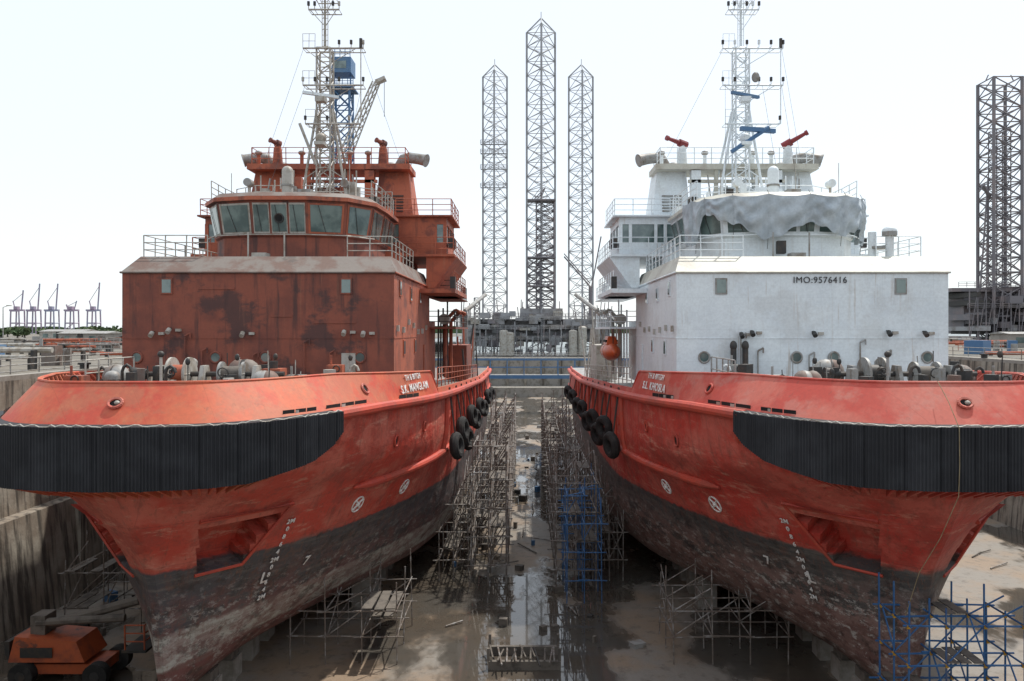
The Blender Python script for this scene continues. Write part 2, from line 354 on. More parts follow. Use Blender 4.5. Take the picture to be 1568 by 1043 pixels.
# ---------------------------------------------------------------- ship
def build_ship(X,style):
    left=style=='L'
    E=empty('offshore_supply_vessel',(X,24,0))
    vis=1 if left else -1
    HW='rust' if left else 'white'; HS='rust2' if left else 'white'
    me=bpy.data.meshes.new('hull'); bm=bmesh.new()
    nr,nc,_=G.shape; ids={}
    for sgn in (1,-1):
        for i in range(nr):
            for j in range(nc):
                ids[(sgn,i,j)]=bm.verts.new((sgn*G[i,j,1],G[i,j,0],G[i,j,2]))
    for i in range(nr-1):
        for j in range(nc-1):
            bm.faces.new([ids[(1,i,j)],ids[(1,i,j+1)],ids[(1,i+1,j+1)],ids[(1,i+1,j)]])
            bm.faces.new([ids[(-1,i,j)],ids[(-1,i+1,j)],ids[(-1,i+1,j+1)],ids[(-1,i,j+1)]])
        bm.faces.new([ids[(1,i,0)],ids[(1,i+1,0)],ids[(-1,i+1,0)],ids[(-1,i,0)]])
        bm.faces.new([ids[(1,i,nc-1)],ids[(-1,i,nc-1)],ids[(-1,i+1,nc-1)],ids[(1,i+1,nc-1)]])
    for j in range(nc-1):
        bm.faces.new([ids[(1,0,j)],ids[(-1,0,j)],ids[(-1,0,j+1)],ids[(1,0,j+1)]])
    bmesh.ops.recalc_face_normals(bm,faces=bm.faces)
    for sgn in (1,-1):
        fs=[]
        for f in bm.faces:
            c=f.calc_center_median()
            if c.x*sgn>.3 and -8.5<c.z<-6.6:
                h=(-6.6-c.z)/1.9
                if 2.9+h*.9<c.y<5.5-h*.5: fs.append(f)
        if fs:
            bmesh.ops.inset_region(bm,faces=fs,thickness=.03,depth=-.95,use_even_offset=False)
    bvh=BVHTree.FromBMesh(bm)
    bm.to_mesh(me); bm.free()
    me.materials.append(M['hullL' if left else 'hullR'])
    me.polygons.foreach_set('use_smooth',[True]*len(me.polygons)); me.set_sharp_from_angle(angle=R(40))
    ho=bpy.data.objects.new('hull',me); scene.collection.objects.link(ho); ho.parent=E
    def surf(s,z,sg):
        h=bvh.ray_cast(Vector((20*sg,s,z)),Vector((-sg,0,0)))
        return h[0],(h[1] if h[1].x*sg>0 else -h[1])
    mb=MB()
    for sg in (1,-1):
        q=[]
        for s,z in ((2.75,-6.5),(5.6,-6.5),(5.15,-8.62),(3.75,-8.62)):
            h=surf(s,z+.05,sg); q.append(h[0]+h[1]*.02)
        mb.cyl(q[0],q[1],.09,'strake',6); mb.cyl(q[1],q[2],.06,'strake',6); mb.cyl(q[2],q[3],.06,'strake',6)
        n=Vector((sg*.5,-.8,.1)).normalized()
        mb.add([q[0],q[1],q[1]+n*.35,q[0]+n*.15],[(0,1,2,3)],'strake')
    mb.obj('anchor_pocket_trim',E)
    # bulwark
    mb=MB(); BK='bulL' if left else 'bulR'
    S_E=16.
    cv=both(curve_pts(S_E,90)); V=[];F=[]
    lean=lambda s: float(np.interp(s,[0,1,5,10,16],[1.0,1.1,1.0,.38,.12]))
    ztop=lambda s: float(np.interp(s,[0,6,14.8,16],[-1.66,-1.68,-2.02,-3.0]))
    for x,y,nx,ny in cv:
        l=lean(y); zb=z6(y); zt=max(ztop(y),zb+.05)
        V+=[(x,y,zb),(x-nx*l,y-ny*l,zt),(x-nx*(l+.12),y-ny*(l+.12),zt),(x-nx*.12,y-ny*.12,zb)]
    n=len(cv)
    for i in range(n-1):
        a=4*i;b=a+4
        F+=[(a,b,b+1,a+1),(a+1,b+1,b+2,a+2),(a+2,b+2,b+3,a+3)]
    mb.add(V,F,BK)
    for i in range(n-1):
        p=V[4*i+1];q=V[4*i+5]; mb.cyl(p,q,.05,BK,6)
    for i in range(0,n,4):
        x,y,nx,ny=cv[i]; l=lean(y)
        mb.cyl((x-nx*(l+.15),y-ny*(l+.15),ztop(y)-.05),(x-nx*1.5,y-ny*1.5,z6(y)),.05,BK,5)
    for sg in (1,-1):
        ss=np.linspace(15.8,70,28)
        for a,b in zip(ss[:-1],ss[1:]):
            mb.hexa([(sg*(B6(a)-.1),a,z6(a)),(sg*B6(a),a,z6(a)),(sg*B6(b),b,z6(b)),(sg*(B6(b)-.1),b,z6(b)),
                     (sg*(B6(a)-.15),a,z6(a)+.28),(sg*(B6(a)-.05),a,z6(a)+.28),(sg*(B6(b)-.05),b,z6(b)+.28),(sg*(B6(b)-.15),b,z6(b)+.28)],BK)
    mb.obj('bulwark',E,angle=40)
    mb=MB()
    for sg in (1,-1):
        for a,b in ((16.5,30),(30,46)):
            mb.rail([(sg*(B6(a)-.2),a,z6(a)+.28),(sg*(B6(b)-.2),b,z6(b)+.28)],'rust2' if left else 'pale',1.0,1.6)
    mb.obj('side_rail',E)
    CP=curve_pts(18,900)
    def bul(s,h,sg):
        x,y,nx,ny=min(CP,key=lambda p:abs(p[1]-s))
        l=lean(y);zb=z6(y);zt=ztop(y); n=Vector((nx*sg,ny,l/(zt-zb))).normalized()
        p=Vector((sg*(x-nx*l*h),y-ny*l*h,zb+(zt-zb)*h)); t=Vector((-ny*sg,nx,0))
        if t.y<0: t=-t
        return p,n,t
    mb=MB()
    def oval(p,n,t,a,b,ring='strake'):
        up=n.cross(t).normalized(); pts=[]
        for i in range(16):
            u=2*math.pi*i/16; pts.append(p+t*a*math.cos(u)+up*b*math.sin(u)+n*.02)
        mb.add(pts,[tuple(range(16))],'black')
        for i in range(16): mb.cyl(pts[i]+n*.02,pts[(i+1)%16]+n*.02,.05,ring,5)
    oval(Vector((0,1.0*.5-.02,z6(0)+1.22*.5)),Vector((0,-1,.8)).normalized(),Vector((1,0,0)),.21,.17,'bulR')
    mb.sphere((.06,.44,z6(0)+.64),.09,.09,.07,'pale',8,6)
    for sg in (1,-1):
        for s,h,a,b in ((7.3,.5,.19,.2),):
            p,n,t=bul(s,h,sg); oval(p,n,t,a,b,'bulR')
        for s0_,s1_ in ((2.2,3.7),(4.2,7.0),(9.8,12.2)):
            for q in np.linspace(s0_,s1_,4)[:-1]:
                p,n,t=bul(float(q),.10,sg); p2,_,_=bul(float(q+(s1_-s0_)/3*.93),.10,sg)
                up=Vector((0,0,.10))
                mb.add([p-up+n*.02,p2-up+n*.02,p2+up+n*.02,p+up+n*.02],[(0,1,2,3)],'black')
                if random.random()<.4: mb.add([p-up*.6+n*.03,p.lerp(p2,.3)-up*.6+n*.03,p.lerp(p2,.3)+up*.6+n*.03,p+up*.6+n*.03],[(0,1,2,3)],'pale')
    mb.obj('mooring_chocks',E)
    mb=MB(); ss=[L*(i/60)**2 for i in range(61)]
    V=[];F=[]
    for s in ss: V+=[(-B6(s)+.1,s,z6(s)+.02),(B6(s)-.1,s,z6(s)+.02)]
    for i in range(60): F.append((2*i,2*i+1,2*i+3,2*i+2))
    mb.add(V,F,'rustroof' if left else 'grey'); mb.obj('deck',E)
    # bow fender
    mb=MB(); fc=both(curve_pts(4.4,330,off=.0)); V=[];F=[]
    wob=[0]
    for i in range(len(fc)): wob.append(wob[-1]*.93+random.uniform(-.012,.012))
    for i,(x,y,nx,ny) in enumerate(fc):
        u=abs(i/(len(fc)-1)*2-1)
        o=.48+(0.035 if i%4<2 else 0)+(-.06 if i%40==0 else 0)+wob[i]*.5
        zb=float(np.interp(u,[0,.5,.8,.93,1],[-4.80,-4.76,-4.4,-4.0,-3.6]))+wob[i]*.4
        V+=[(x,y,-2.86),(x+nx*o,y+ny*o,-2.89),(x+nx*o,y+ny*o,zb),(x-nx*.9*(1-u*.8),y-ny*.9*(1-u*.8),zb+.1)]
    n=len(fc)
    for i in range(n-1):
        a=4*i;b=a+4; F+=[(a,b,b+1,a+1),(a+1,b+1,b+2,a+2)]
    F+=[(0,1,2,3),(4*n-1,4*n-2,4*n-3,4*n-4)]
    mb.add(V,F,'rubber')
    mb.add(V,[(4*i+2,4*i+6,4*i+7,4*i+3) for i in range(n-1)],'strake')
    zz=0
    for i in range(0,n-5,5):
        z2=random.uniform(-.04,.04)
        mb.cyl(Vector(V[4*i])+Vector((fc[i][2]*.46,fc[i][3]*.46,zz)),Vector(V[4*i+20])+Vector((fc[i+5][2]*.46,fc[i+5][3]*.46,z2)),.022,'pale',5); zz=z2
    mb.obj('bow_fender',E,angle=20)
    mb=MB()
    for i in range(20,n-20,15):
        x,y,nx,ny=fc[i]; zb=V[4*i+2][2]; t=Vector((-ny,nx,0))*.04
        a=Vector((x+nx*.30,y+ny*.30,zb));b=Vector((x-nx*.8,y-ny*.8,zb+.02));c=Vector((x-nx*.8,y-ny*.8,zb-.45)); d=Vector((x+nx*.30,y+ny*.30,zb-.05))
        mb.add([a-t,b-t,c-t,d-t,a+t,b+t,c+t,d+t],[(0,1,2,3),(7,6,5,4),(0,3,7,4),(3,2,6,7),(1,5,6,2)],BK)
    mb.obj('fender_brackets',E)
    # strakes
    mb=MB()
    for sg in (1,-1):
        ss=list(np.linspace(4.2,12,16))+list(np.linspace(13,70,20))
        P=[]
        for s in ss:
            e=.01; db=(B6(s+e)-B6(s-e))/(2*e); ll=math.hypot(1,db); nx,ny=1/ll,-db/ll
            P.append((sg*(B6(s)+nx*.14),s+ny*.14,z6(s)-.12))
        mb.tube(P,[.2]*len(P),'strake',10)
        x=B6(4.4); mb.tube([(sg*(x+.25),4.15,-2.95),(sg*(x+.22),4.35,-3.5),(sg*(x+.02),4.9,-4.0)],[.18]*3,'strake',8)
        P=[]
        for s in list(np.linspace(8.5,16,10))+list(np.linspace(18,70,16)):
            h,nn=surf(s,-6.4,sg); P.append(h+nn*.08)
        mb.tube(P,[.05]+[.18]*(len(P)-1),'strake',10)
        for s in (18,20.5,23,25.5,28,31,34,38,42,46,50,54):
            P=[]
            for q in range(5):
                z=z6(s)-.2+(-6.4-z6(s)+.2)*q/4; h,nn=surf(s,z,sg); P.append(h+nn*.05)
            mb.tube(P,[.16]*5,'strake',8)
    mb.obj('rubbing_strakes',E)
    mb=MB()
    for sg in (1,-1):
        for s,z in ((9.8,-4.7),(13.2,-4.5),(19.3,-4.9),(26.7,-5.1)):
            h,nn=surf(s,z,sg); t=Vector((0,0,1)).cross(nn).normalized(); oval(h,nn,t,.16,.24,'strake')
    mb.obj('mooring_ports',E)
    # tyres hung on chains outboard of the lower strake
    mb=MB()
    for s,z in ((18.6,-6.3),(21.8,-5.7),(25.4,-6.6),(29.5,-5.9),(34,-6.6),(39,-6.2),(45,-6.7),(52,-6.3),(60,-6.6)):
        for sg in (1,-1):
            x=B6(s)+.5; c=(sg*x,s,z+random.uniform(-.15,.15)); mb.torus(c,(1,-.35*sg+.2*random.random(),.12),.50,.25,'tyre',22,10)
            for d in (-.25,.25): mb.cyl((sg*(x-.05),s+d*.5,z+.4),(sg*(B6(s)+.1),s+d,z6(s)+.2),.03,'dark',5)
    mb.obj('tyre_fenders',E)
    mb=MB()
    sg=vis
    for s in (9.6,13.4):
        h,nn=surf(s,-7.35,sg); t=Vector((0,0,1)).cross(nn).normalized(); u=nn.cross(t)
        mb.torus(h+nn*.02,nn,.36,.035,'text',24,6)
        for a in range(4):
            d=t*math.cos(a*math.pi/4)+u*math.sin(a*math.pi/4)
            if a%2: mb.cyl(h+nn*.03-d*.33,h+nn*.03+d*.33,.04,'text',5)
        mb.sphere(h,.12,.12,.12,'text',8,6)
    mb.obj('thruster_marks',E)
    for i in range(11):
        s=6.05+.07*i; z=-7.2-.31*i
        h,nn=surf(s,z,sg); place('draft_mark',E,str((26-i)*2%10)+('M' if i%5==0 else ''),h+nn*.02,nn,.28,'text',bold=.02)
    for s,z,t,c in ((8.2,-9.3,'7',.62),(6.4,-9.45,'L',.7)):
        h,nn=surf(s,z,sg); place('draft_mark',E,t,h+nn*.02,nn,c,'text')
    p,n_,t=bul(11.9 if left else 12.2,.40,vis); place('ship_name',E,'S.K. MANGLAM' if left else 'S.L. KHOSLA',p,n_,.50,'text')
    p,n_,t=bul(11.9 if left else 12.2,.80,vis); place('ship_name',E,'TH B BITGH',p,n_,.36,'text')
    if not left:
        mb=MB()
        P=[(-.7,.75,-1.6),(-.72,.05,-2.2),(-.75,-.58,-2.9),(-.76,-.62,-4.0),(-.78,-.6,-4.9),(-.95,.1,-6.3),(-1.2,.9,-7.6),(-1.3,1.6,-9.2)]
        mb.tube(P,[.012]*len(P),'rope',6)
        mb.obj('hanging_rope',E)
    # ------------------------------------------------ main house
    hw=6.4; y0=13.5; y1=27.3; zt=2.7; zr=3.55
    mb=MB()
    def wall(x0,x1,ya,yb,za,zb,k,kf):
        p=[(x0,ya,za),(x1,ya,za),(x1,yb,za),(x0,yb,za),(x0,ya,zb),(x1,ya,zb),(x1,yb,zb),(x0,yb,zb)]
        mb.add(p,[(0,1,5,4)],kf); mb.add(p,[(1,2,6,5),(2,3,7,6),(3,0,4,7),(4,5,6,7)],k)
    wall(-hw,hw,y0,y1,-3.4,zt,HS,HW)
    e=.06
    p=[(-hw-e,y0-e,zt+.002),(hw+e,y0-e,zt+.002),(hw+e,y1,zt+.002),(-hw-e,y1,zt+.002),(-hw+.35,y0+1.1,zr),(hw-.35,y0+1.1,zr),(hw-.35,y1,zr),(-hw+.35,y1,zr)]
    rk='rustroof' if left else 'white2'
    mb.hexa(p,rk)
    mb.cyl((-hw-e,y0-e,zt),(hw+e,y0-e,zt),.05,rk); 
    for sg in(1,-1): mb.cyl((sg*(hw+e),y0-e,zt),(sg*(hw+e),y1,zt),.05,HS)
    mb.box(-hw,hw,y0-.02,y0,-.42,-.38,HW)
    for sg in (1,-1):
        mb.box(min(sg*hw,sg*(hw+.02)),max(sg*hw,sg*(hw+.02)),y0,y1,-.42,-.36,HS)
    mb.box(-6.0,6.0,y1,34,-3.5,.6,HS); mb.box(-5,5,24,32,3.5,4.7,HS)
    mb.obj('deckhouse',E)
    mb=MB()
    fk_='rust' if left else 'grey'
    def fwin(x,z,w,h):
        mb.box(x-w/2-.07,x+w/2+.07,y0-.05,y0-.001,z-h/2-.07,z+h/2+.07,fk_)
        mb.box(x-w/2,x+w/2,y0-.062,y0-.045,z-h/2,z+h/2,'glass')
    def port(x,z,r=.25):
        mb.torus((x,y0-.03,z),(0,1,0),r,.05,fk_); mb.cyl((x,y0-.01,z),(x,y0-.04,z),r,'glass',16)
    for x in (-4.3,4.15): fwin(x,2.05,.42,.62)
    for x in ((-5.7,.35,-2.0,4.8) if left else (-5.1,-.75,1.0,5.4)): port(x,-1.3)
    for sg in (1,-1):
        for y,z in ((15.3,2.05),(18.9,1.9),(22.6,1.9),(16.5,-.9),(20.5,-.9)):
            a,b=sorted((sg*(hw+.001),sg*(hw+.05))); mb.box(a,b,y-.3,y+.3,z-.4,z+.4,HS)
            a,b=sorted((sg*(hw+.045),sg*(hw+.062))); mb.box(a,b,y-.22,y+.22,z-.32,z+.32,'glass' if z>0 or not left else 'dark')
        a,b=sorted((sg*(hw+.001),sg*(hw+.07))); mb.box(a,b,24.2,25.1,-2.9,-.9,HS)
        for q in range(7):
            y=14.2+q*1.8; a,b=sorted((sg*(hw+.001),sg*(hw+.12))); z=random.uniform(-.3,.4); mb.box(a,b,y,y+.2,z,z+.3,'pale')
    for x in ((-4.9,-4.1,-.65,4.1,5.0) if left else (-2.9,-3.4,.0,3.5,5.2)):
        z=-.22+random.uniform(-.1,.15)
        mb.cyl((x,y0,z+.15),(x,y0-.25,z+.15),.04,'dark',6); mb.cyl((x,y0-.2,z+.1),(x,y0-.40,z-.05),.11,'pale' if left else 'dark',10)
        mb.box(x+.25,x+.5,y0-.12,y0-.002,z,z+.13,'pale')
    for x,zb,zt_ in ((-3.4,-2.8,-.3),(-2.6,-2.8,-1),(2.2,-2.8,-.6),(3.4,-2.8,-1.1),(-.2,-2.8,-1.2)):
        mb.path([(x,y0-.12,zb),(x,y0-.12,zt_),(x+.25,y0-.12,zt_+.15),(x+.25,y0-.12,zt_-.1)],.04,'grey' if not left else HW)
    if not left:
        for x in (-3.85,-3.3):
            mb.cyl((x,y0-.5,-2.8),(x,y0-.5,-.9),.14,'dark',8); mb.sphere((x,y0-.5,-.75),.17,.17,.25,'dark')
        place('imo_number',E,'IMO:9576416',Vector((.35,y0-.01,2.33)),(0,-1,0),.42,'textd',bold=0)
    else:
        mb.box(3.95,4.6,y0-.12,y0-.002,-2.3,-1.1,'pale')
        for a,b,z in ((-2.8,-1.1,1.9),(.6,1.6,.6),(2.6,4.6,.3)): mb.box(a,b,y0-.03,y0-.001,z,z+.10,HW)
    mb.obj('house_fittings',E)
    RG='pale' if left else 'white'
    mb=MB()
    mb.rail([(-2.9,y0+1.3,zr),(-hw+.4,y0+1.3,zr),(-hw+.4,y0+6,zr)],RG,1.05,1.1)
    mb.rail([(3.8,y0+1.8,zr),(hw-.4,y0+1.8,zr),(hw-.4,y0+9,zr)],RG,1.05,1.2)
    mb.rail([(-hw+.4,y0+6,zr),(-hw+.4,y0+12,zr)],RG,1.05,1.2)
    mb.obj('roof_rail',E)
    # ------------------------------------------------ wheelhouse
    mb=MB()
    plan=[(1.35,17.0),(3.1,17.5),(4.0,18.9),(4.15,21.2),(4.15,25)]
    pl=[(-x,y) for x,y in plan[::-1]]+plan
    def ring(o,z):
        res=[];n=len(pl)
        for i,(x,y) in enumerate(pl):
            a=pl[max(i-1,0)];b=pl[min(i+1,n-1)];tx,ty=b[0]-a[0],b[1]-a[1];l=math.hypot(tx,ty);res.append((x+ty/l*o,y-tx/l*o,z))
        return res
    def band(o0,z0,o1,z1,k):
        a=ring(o0,z0);b=ring(o1,z1);n=len(a)
        mb.add(a+b,[(i,i+1,n+i+1,n+i) for i in range(n-1)],k)
    WK='rust' if left else 'white'
    band(0.0,3.5,0.0,4.75,WK); band(0,4.75,.12,4.85,WK); band(.12,4.85,.42,6.55,WK); band(.42,6.55,.62,6.6,WK)
    band(.62,6.6,.62,6.80,'rust2' if left else 'white2'); band(.62,6.80,.25,7.05,'rustroof' if left else 'white2')
    a=ring(.25,7.05); mb.add(a,[tuple(range(len(a)))],'rustroof' if left else 'white2')
    a=ring(.13,4.95);b=ring(.41,6.48)
    for i in range(len(a)-1):
        A,Bq,C,D=[Vector(v) for v in (a[i],a[i+1],b[i+1],b[i])]
        nn=(Bq-A).cross(D-A).normalized()
        w=(Bq-A).length; k=2 if w>2.4 else 1
        if abs(A.x)<1.5 and abs(Bq.x)<1.5: k=3
        for q in range(k):
            u0=(q+.05)/k;u1=(q+.95)/k
            p=[A.lerp(Bq,u0),A.lerp(Bq,u1),D.lerp(C,u1),D.lerp(C,u0)]
            c=sum(p,Vector())/4
            fr=[c+(v-c)*1.0+nn*.03 for v in p]; gl=[c+(v-c)*.88+nn*.05 for v in p]
            mb.add(fr,[(0,1,2,3)],('pale' if i<5 else 'rust2') if left else WK)
            mb.add(gl,[(0,1,2,3)],'glass')
            if abs(c.x)<3 and q==1:
                mb.torus(c+nn*.07,nn,.22,.04,'dark'); mb.cyl(c+nn*.05,c+nn*.09,.2,'black',12)
            mb.cyl(gl[0].lerp(gl[1],.5)+nn*.03,gl[3].lerp(gl[2],.25)+nn*.03,.015,'dark',4)
    mb.obj('wheelhouse',E)
    mb=MB()
    a=[Vector(v) for v in ring(.3,7.0)]
    mb.rail([a[0],a[1],a[2]],RG,1.0,1.0); mb.rail([a[-3],a[-2],a[-1]],RG,1.0,1.0)
    mb.rail([a[2]+Vector((.4,2.6,0)),Vector((-2.5,20.5,7.05)),Vector((2.5,20.5,7.05)),a[-3]+Vector((-.4,2.6,0))],RG,1.,1.1)
    b=[Vector(v) for v in ring(.5,4.85)]
    for i in range(2,len(b)-3): mb.cyl(b[i],b[i+1],.03,RG,5)
    for x,y in ((-2.2,18.6),(2.9,18.9)):
        mb.cyl((x,y,7.0),(x,y,7.7),.07,'pale'); mb.cyl((x,y-.3,7.85),(x,y+.2,7.85),.22,'grey' if left else 'white',12)
    mb.cyl((-.2,18.8,7.05),(-.2,18.8,8.5),.30,'pale' if left else 'white',14); mb.sphere((-.2,18.8,8.5),.30,.30,.3,'pale' if left else 'white',half=True); mb.cyl((-.2,18.8,7.7),(-.2,18.8,7.8),.34,'grey',14)
    for x in (-3.1,.9,3.2): mb.cyl((x,18.5,7.0),(x,18.5,7.0+random.uniform(1.2,2.4)),.02,'pale',4)
    mb.box(.45,1.15,18.4,19.0,7.05,7.5,'grey')
    for i in range(14):
        x=random.uniform(-3.5,3.5); y=random.uniform(19,24); h=random.uniform(.3,1.5); mb.box(x,x+random.uniform(.15,.7),y,y+.4,7.05,7.05+h,random.choice([RG,'grey','dark',RG,HS]))
        mb.cyl((x,y,7),(x,y,7+h+random.uniform(.2,1)),.04,RG,6)
    for x in (-3.9,3.9):
        mb.box(x-.25,x+.25,21.5,22,7.05,7.6,'dark')
    mb.obj('wheelhouse_roof_gear',E)
    if not left:
        # tarpaulin lashed over the wheelhouse front: swags between lashing points
        mb=MB(); a=ring(.50,4.5); b=ring(.74,6.86)
        U=200;W=30;V=[];F=[]
        knots=[0,.10,.17,.30,.43,.55,.69,.82,.92,1.0]
        bott=[.95,1.0,.35,.60,.95,.62,.86,.66,.98,.9]
        for i in range(U+1):
            ph=i/U
            t=1.5+(len(a)-1-3.0)*ph; k=min(int(t),len(a)-2);u=t-k
            A=Vector(a[k]).lerp(Vector(a[k+1]),u);Bq=Vector(b[k]).lerp(Vector(b[k+1]),u)
            j0=max(q for q in range(len(knots)-1) if knots[q]<=ph); f=(ph-knots[j0])/(knots[j0+1]-knots[j0])
            sm=f*f*(3-2*f); drop=bott[j0]*(1-sm)+bott[j0+1]*sm+.03*math.sin(i*.55)
            bulge=math.sin(f*math.pi)
            for j in range(W+1):
                v=j/W; p=Bq.lerp(A,v*drop)
                # swag folds: curves hanging between the knots + vertical pleats near them
                fold=.085*math.sin(11*v-5.5*bulge+j0*1.7)*bulge*min(1,v*3)
                pleat=.09*math.sin((f-.5)*26)*(1-bulge)*(.3+v)
                crumple=.05*math.sin(i*.31+v*9+j0)*math.sin(v*7+i*.13)
                o=.05+fold+pleat+crumple+.16*math.sin(v*math.pi)*bulge+.012*random.random()
                c=Vector((0,22,p.z)); d=(p-c); d.z=0; d.normalize(); V.append(p+d*max(o,.0)+Vector((0,0,-.10*bulge*(1-v))))
        for i in range(U):
            for j in range(W): q=i*(W+1)+j; F.append((q,q+1,q+W+2,q+W+1))
        mb.add(V,F,'cloth')
        for kx in knots[1:-1]:
            i=int(kx*U); q=Vector(V[i*(W+1)]); w_=Vector(V[i*(W+1)+W]); mb.cyl(w_,w_+Vector((0,.1,-.5)),.014,'dark',4); mb.cyl(q,q+Vector((0,.3,.25)),.014,'dark',4)
        mb.obj('tarpaulin',E,angle=80)
    # ------------------------------------------------ aft bridge / wings
    mb=MB(); WH='rust2' if left else 'white'
    mb.box(-4.2,4.2,25,31,4.7,7.6,WH)
    wy0,wy1=26.2,31.5
    for sg in (1,-1):
        def sx(a,b): return (a,b) if sg>0 else (-b,-a)
        x0,x1=sx(3.2,7.6); mb.box(x0,x1,wy0,wy1,4.7,5.5,WH); mb.box(x0,x1,wy0,wy1,6.65,7.1,WH)
        x0,x1=sx(3.2,7.55); mb.box(x0,x1,wy0+.06,wy1-.06,5.49,6.66,'glass')
        for x in (3.25,4.7,5.3,6.9,7.5):
            a,b=sx(x-.1,x+.1); mb.box(a,b,wy0-.01,wy0+.1,5.49,6.66,WH)
        a,b=sx(4.7,6.9) if left else sx(5.2,5.4); mb.box(a,b,wy0-.005,wy0+.09,5.49,6.66,WH)
        for y in (wy0+.1,wy0+1.9,wy0+3.6,wy1-.1):
            a,b=sx(7.5,7.62); mb.box(a,b,y-.12,y+.12,5.49,6.66,WH)
        a,b=sx(3.2,8.0); mb.box(a,b,wy0-.3,wy1+.3,7.1,7.2,WH)
        a,b=sx(3.2,8.2); mb.box(a,b,wy0-.8,wy1+4,4.55,4.7,WH)
        p=[(6.4,wy0-.6,2.6),(6.9,wy0-.6,2.6),(6.9,wy1+3,2.6),(6.4,wy1+3,2.6),(6.4,wy0-.6,4.54),(8.3,wy0-.6,4.54),(8.3,wy1+3,4.54),(6.4,wy1+3,4.54)]
        if sg<0: p=[(-x,y,z) for x,y,z in (p[1],p[0],p[3],p[2],p[5],p[4],p[7],p[6])]
        mb.hexa(p,WH)
        a,b=sx(6.45,8.5); mb.box(a,b,y1-5,y1+4,2.15,2.4,WH)
        mb.box(*sx(8.2,8.5),y1-5,y1-4.6,2.4,3.1,'dark')
        a,b=sx(7.7,8.1); mb.box(a,b,wy0+.2,wy0+1.2,5.2,5.8,'dark')
        wr='rust2' if left else 'white'
        mb.rail([(sg*3.6,wy0-.7,4.7),(sg*8.1,wy0-.7,4.7),(sg*8.1,wy1+3.8,4.7)],wr,1.05,1.1)
        mb.rail([(sg*4.4,wy0,7.2),(sg*7.9,wy0,7.2),(sg*7.9,wy1,7.2)],wr,1.05,1.1)
        mb.rail([(sg*8.4,y1-4.8,2.4),(sg*8.4,y1+4,2.4)],wr,1.05,1.2)
        fk='rust2' if left else 'white'
        f=[(2.9,27.2,7.0),(5.4,27.2,7.0),(5.4,30.6,7.0),(2.9,30.6,7.0),(3.1,27.9,10.8),(4.9,27.9,10.8),(4.9,30.2,10.8),(3.1,30.2,10.8)]
        if sg<0: f=[(-x,y,z) for x,y,z in (f[1],f[0],f[3],f[2],f[5],f[4],f[7],f[6])]
        mb.hexa(f,fk)
        for q in range(6):
            a,b=sx(3.4,4.7); z=7.6+q*.2; yy_=27.2+(z-7)*.184; mb.box(a,b,yy_-.06,yy_-.0,z,z+.09,'dark' if left else 'grey')
        pts=[(sg*4.3,29,10.6),(sg*4.3,29,11.0),(sg*4.5,28.9,11.3),(sg*4.9,28.8,11.4),(sg*5.5,28.7,11.3),(sg*5.9,28.6,11.2),(sg*6.05,28.55,11.15)]
        mb.tube(pts,[.38,.38,.38,.36,.36,.38,.44],'grey',16)
        mb.sphere((sg*3.6,29.2,10.9),.5,.5,.28,'grey')
        a,b=sx(2.3,2.9); mb.box(a,b,26.9,27.5,7.6,10.2,fk)
    fk='rust2' if left else 'white2'
    mb.box(-5.2,5.2,26.8,29.6,10.25,10.6,fk)
    mb.box(-3.1,3.1,26.9,27.1,9.4,9.6,fk)
    for x in (-1.3,1.3): mb.box(x-.12,x+.12,26.95,27.15,7.6,10.25,fk)
    mb.box(-1.0,1.1,27.4,29,7.6,9.2,'white' if not left else 'rust')
    for i in range(10):
        x=random.uniform(-4,4); mb.cyl((x,26.5,7.6),(x+random.uniform(-.5,.5),26.5,random.uniform(8.4,10)),.05,random.choice([RG,'grey',fk]),6)
    mb.rail([(-4.2,26,7.6),(4.2,26,7.6)],RG,1.05,1.)
    mb.rail([(-4.9,29.4,10.6),(-4.9,26.9,10.6),(4.9,26.9,10.6),(4.9,29.4,10.6)],'rust2' if left else 'white',1.05,1.1)
    mb.obj('bridge_wings_and_funnels',E)
    mb=MB(); mk='rust2' if left else 'white'
    for x in (-3.4,3.4):
        mb.cyl((x,27.4,10.6),(x,27.4,11.7),.34,mk,12,r2=.26); mb.cyl((x,27.4,11.7),(x,27.4,11.95),.2,mk)
        c=Vector((x,27.4,12.0)); d=Vector((.75 if x>0 else -.75,-.35,.42 if x>0 else .18)) 
        if left: d=Vector((-.25,-.3,.1))
        kk='redmon' if not left else 'rust'
        mb.cyl(c-d*.4,c+d*.3,.25,kk,10); mb.cyl(c+d*.3,c+d*1.4,.16,kk,10,r2=.11); mb.cyl(c+d*1.3,c+d*1.5,.17,kk,10)
    for x in (-1.9,-4.7,1.2,2.4):
        mb.cyl((x,27.6,10.6),(x,27.6,11.4),.12,mk); mb.sphere((x,27.6,11.45),.24,.24,.16,'grey')
    mb.obj('fire_monitors',E)
    # ------------------------------------------------ mast
    mb=MB(); mk='pale' if left else 'white'
    cy=26.; w=.42
    ch=[(-w,cy-w),(w,cy-w),(w,cy+w),(-w,cy+w)]
    mb.lattice(ch,7.6,17.6,.62,.06,.032,mk,xb=False)
    for sx_ in (-1,1):
        mb.cyl((sx_*1.5,cy-.2,7.6),(sx_*.45,cy-.2,13.8),.08,mk); mb.cyl((sx_*1.5,cy+2,7.6),(sx_*.45,cy+.4,13.8),.08,mk)
        for q in range(5):
            z=8.4+q*1.1; f=1.5-1.05*(z-7.6)/6.2; mb.cyl((sx_*f,cy-.2,z),(sx_*.42,cy-.2,z+.5),.035,mk,5)
    mb.cyl((0,cy,17.6),(0,cy,20.9),.09,mk,8,r2=.06)
    for x in (-.18,.18): mb.cyl((x,cy,17.6),(x,cy,21.5),.025,mk,5)
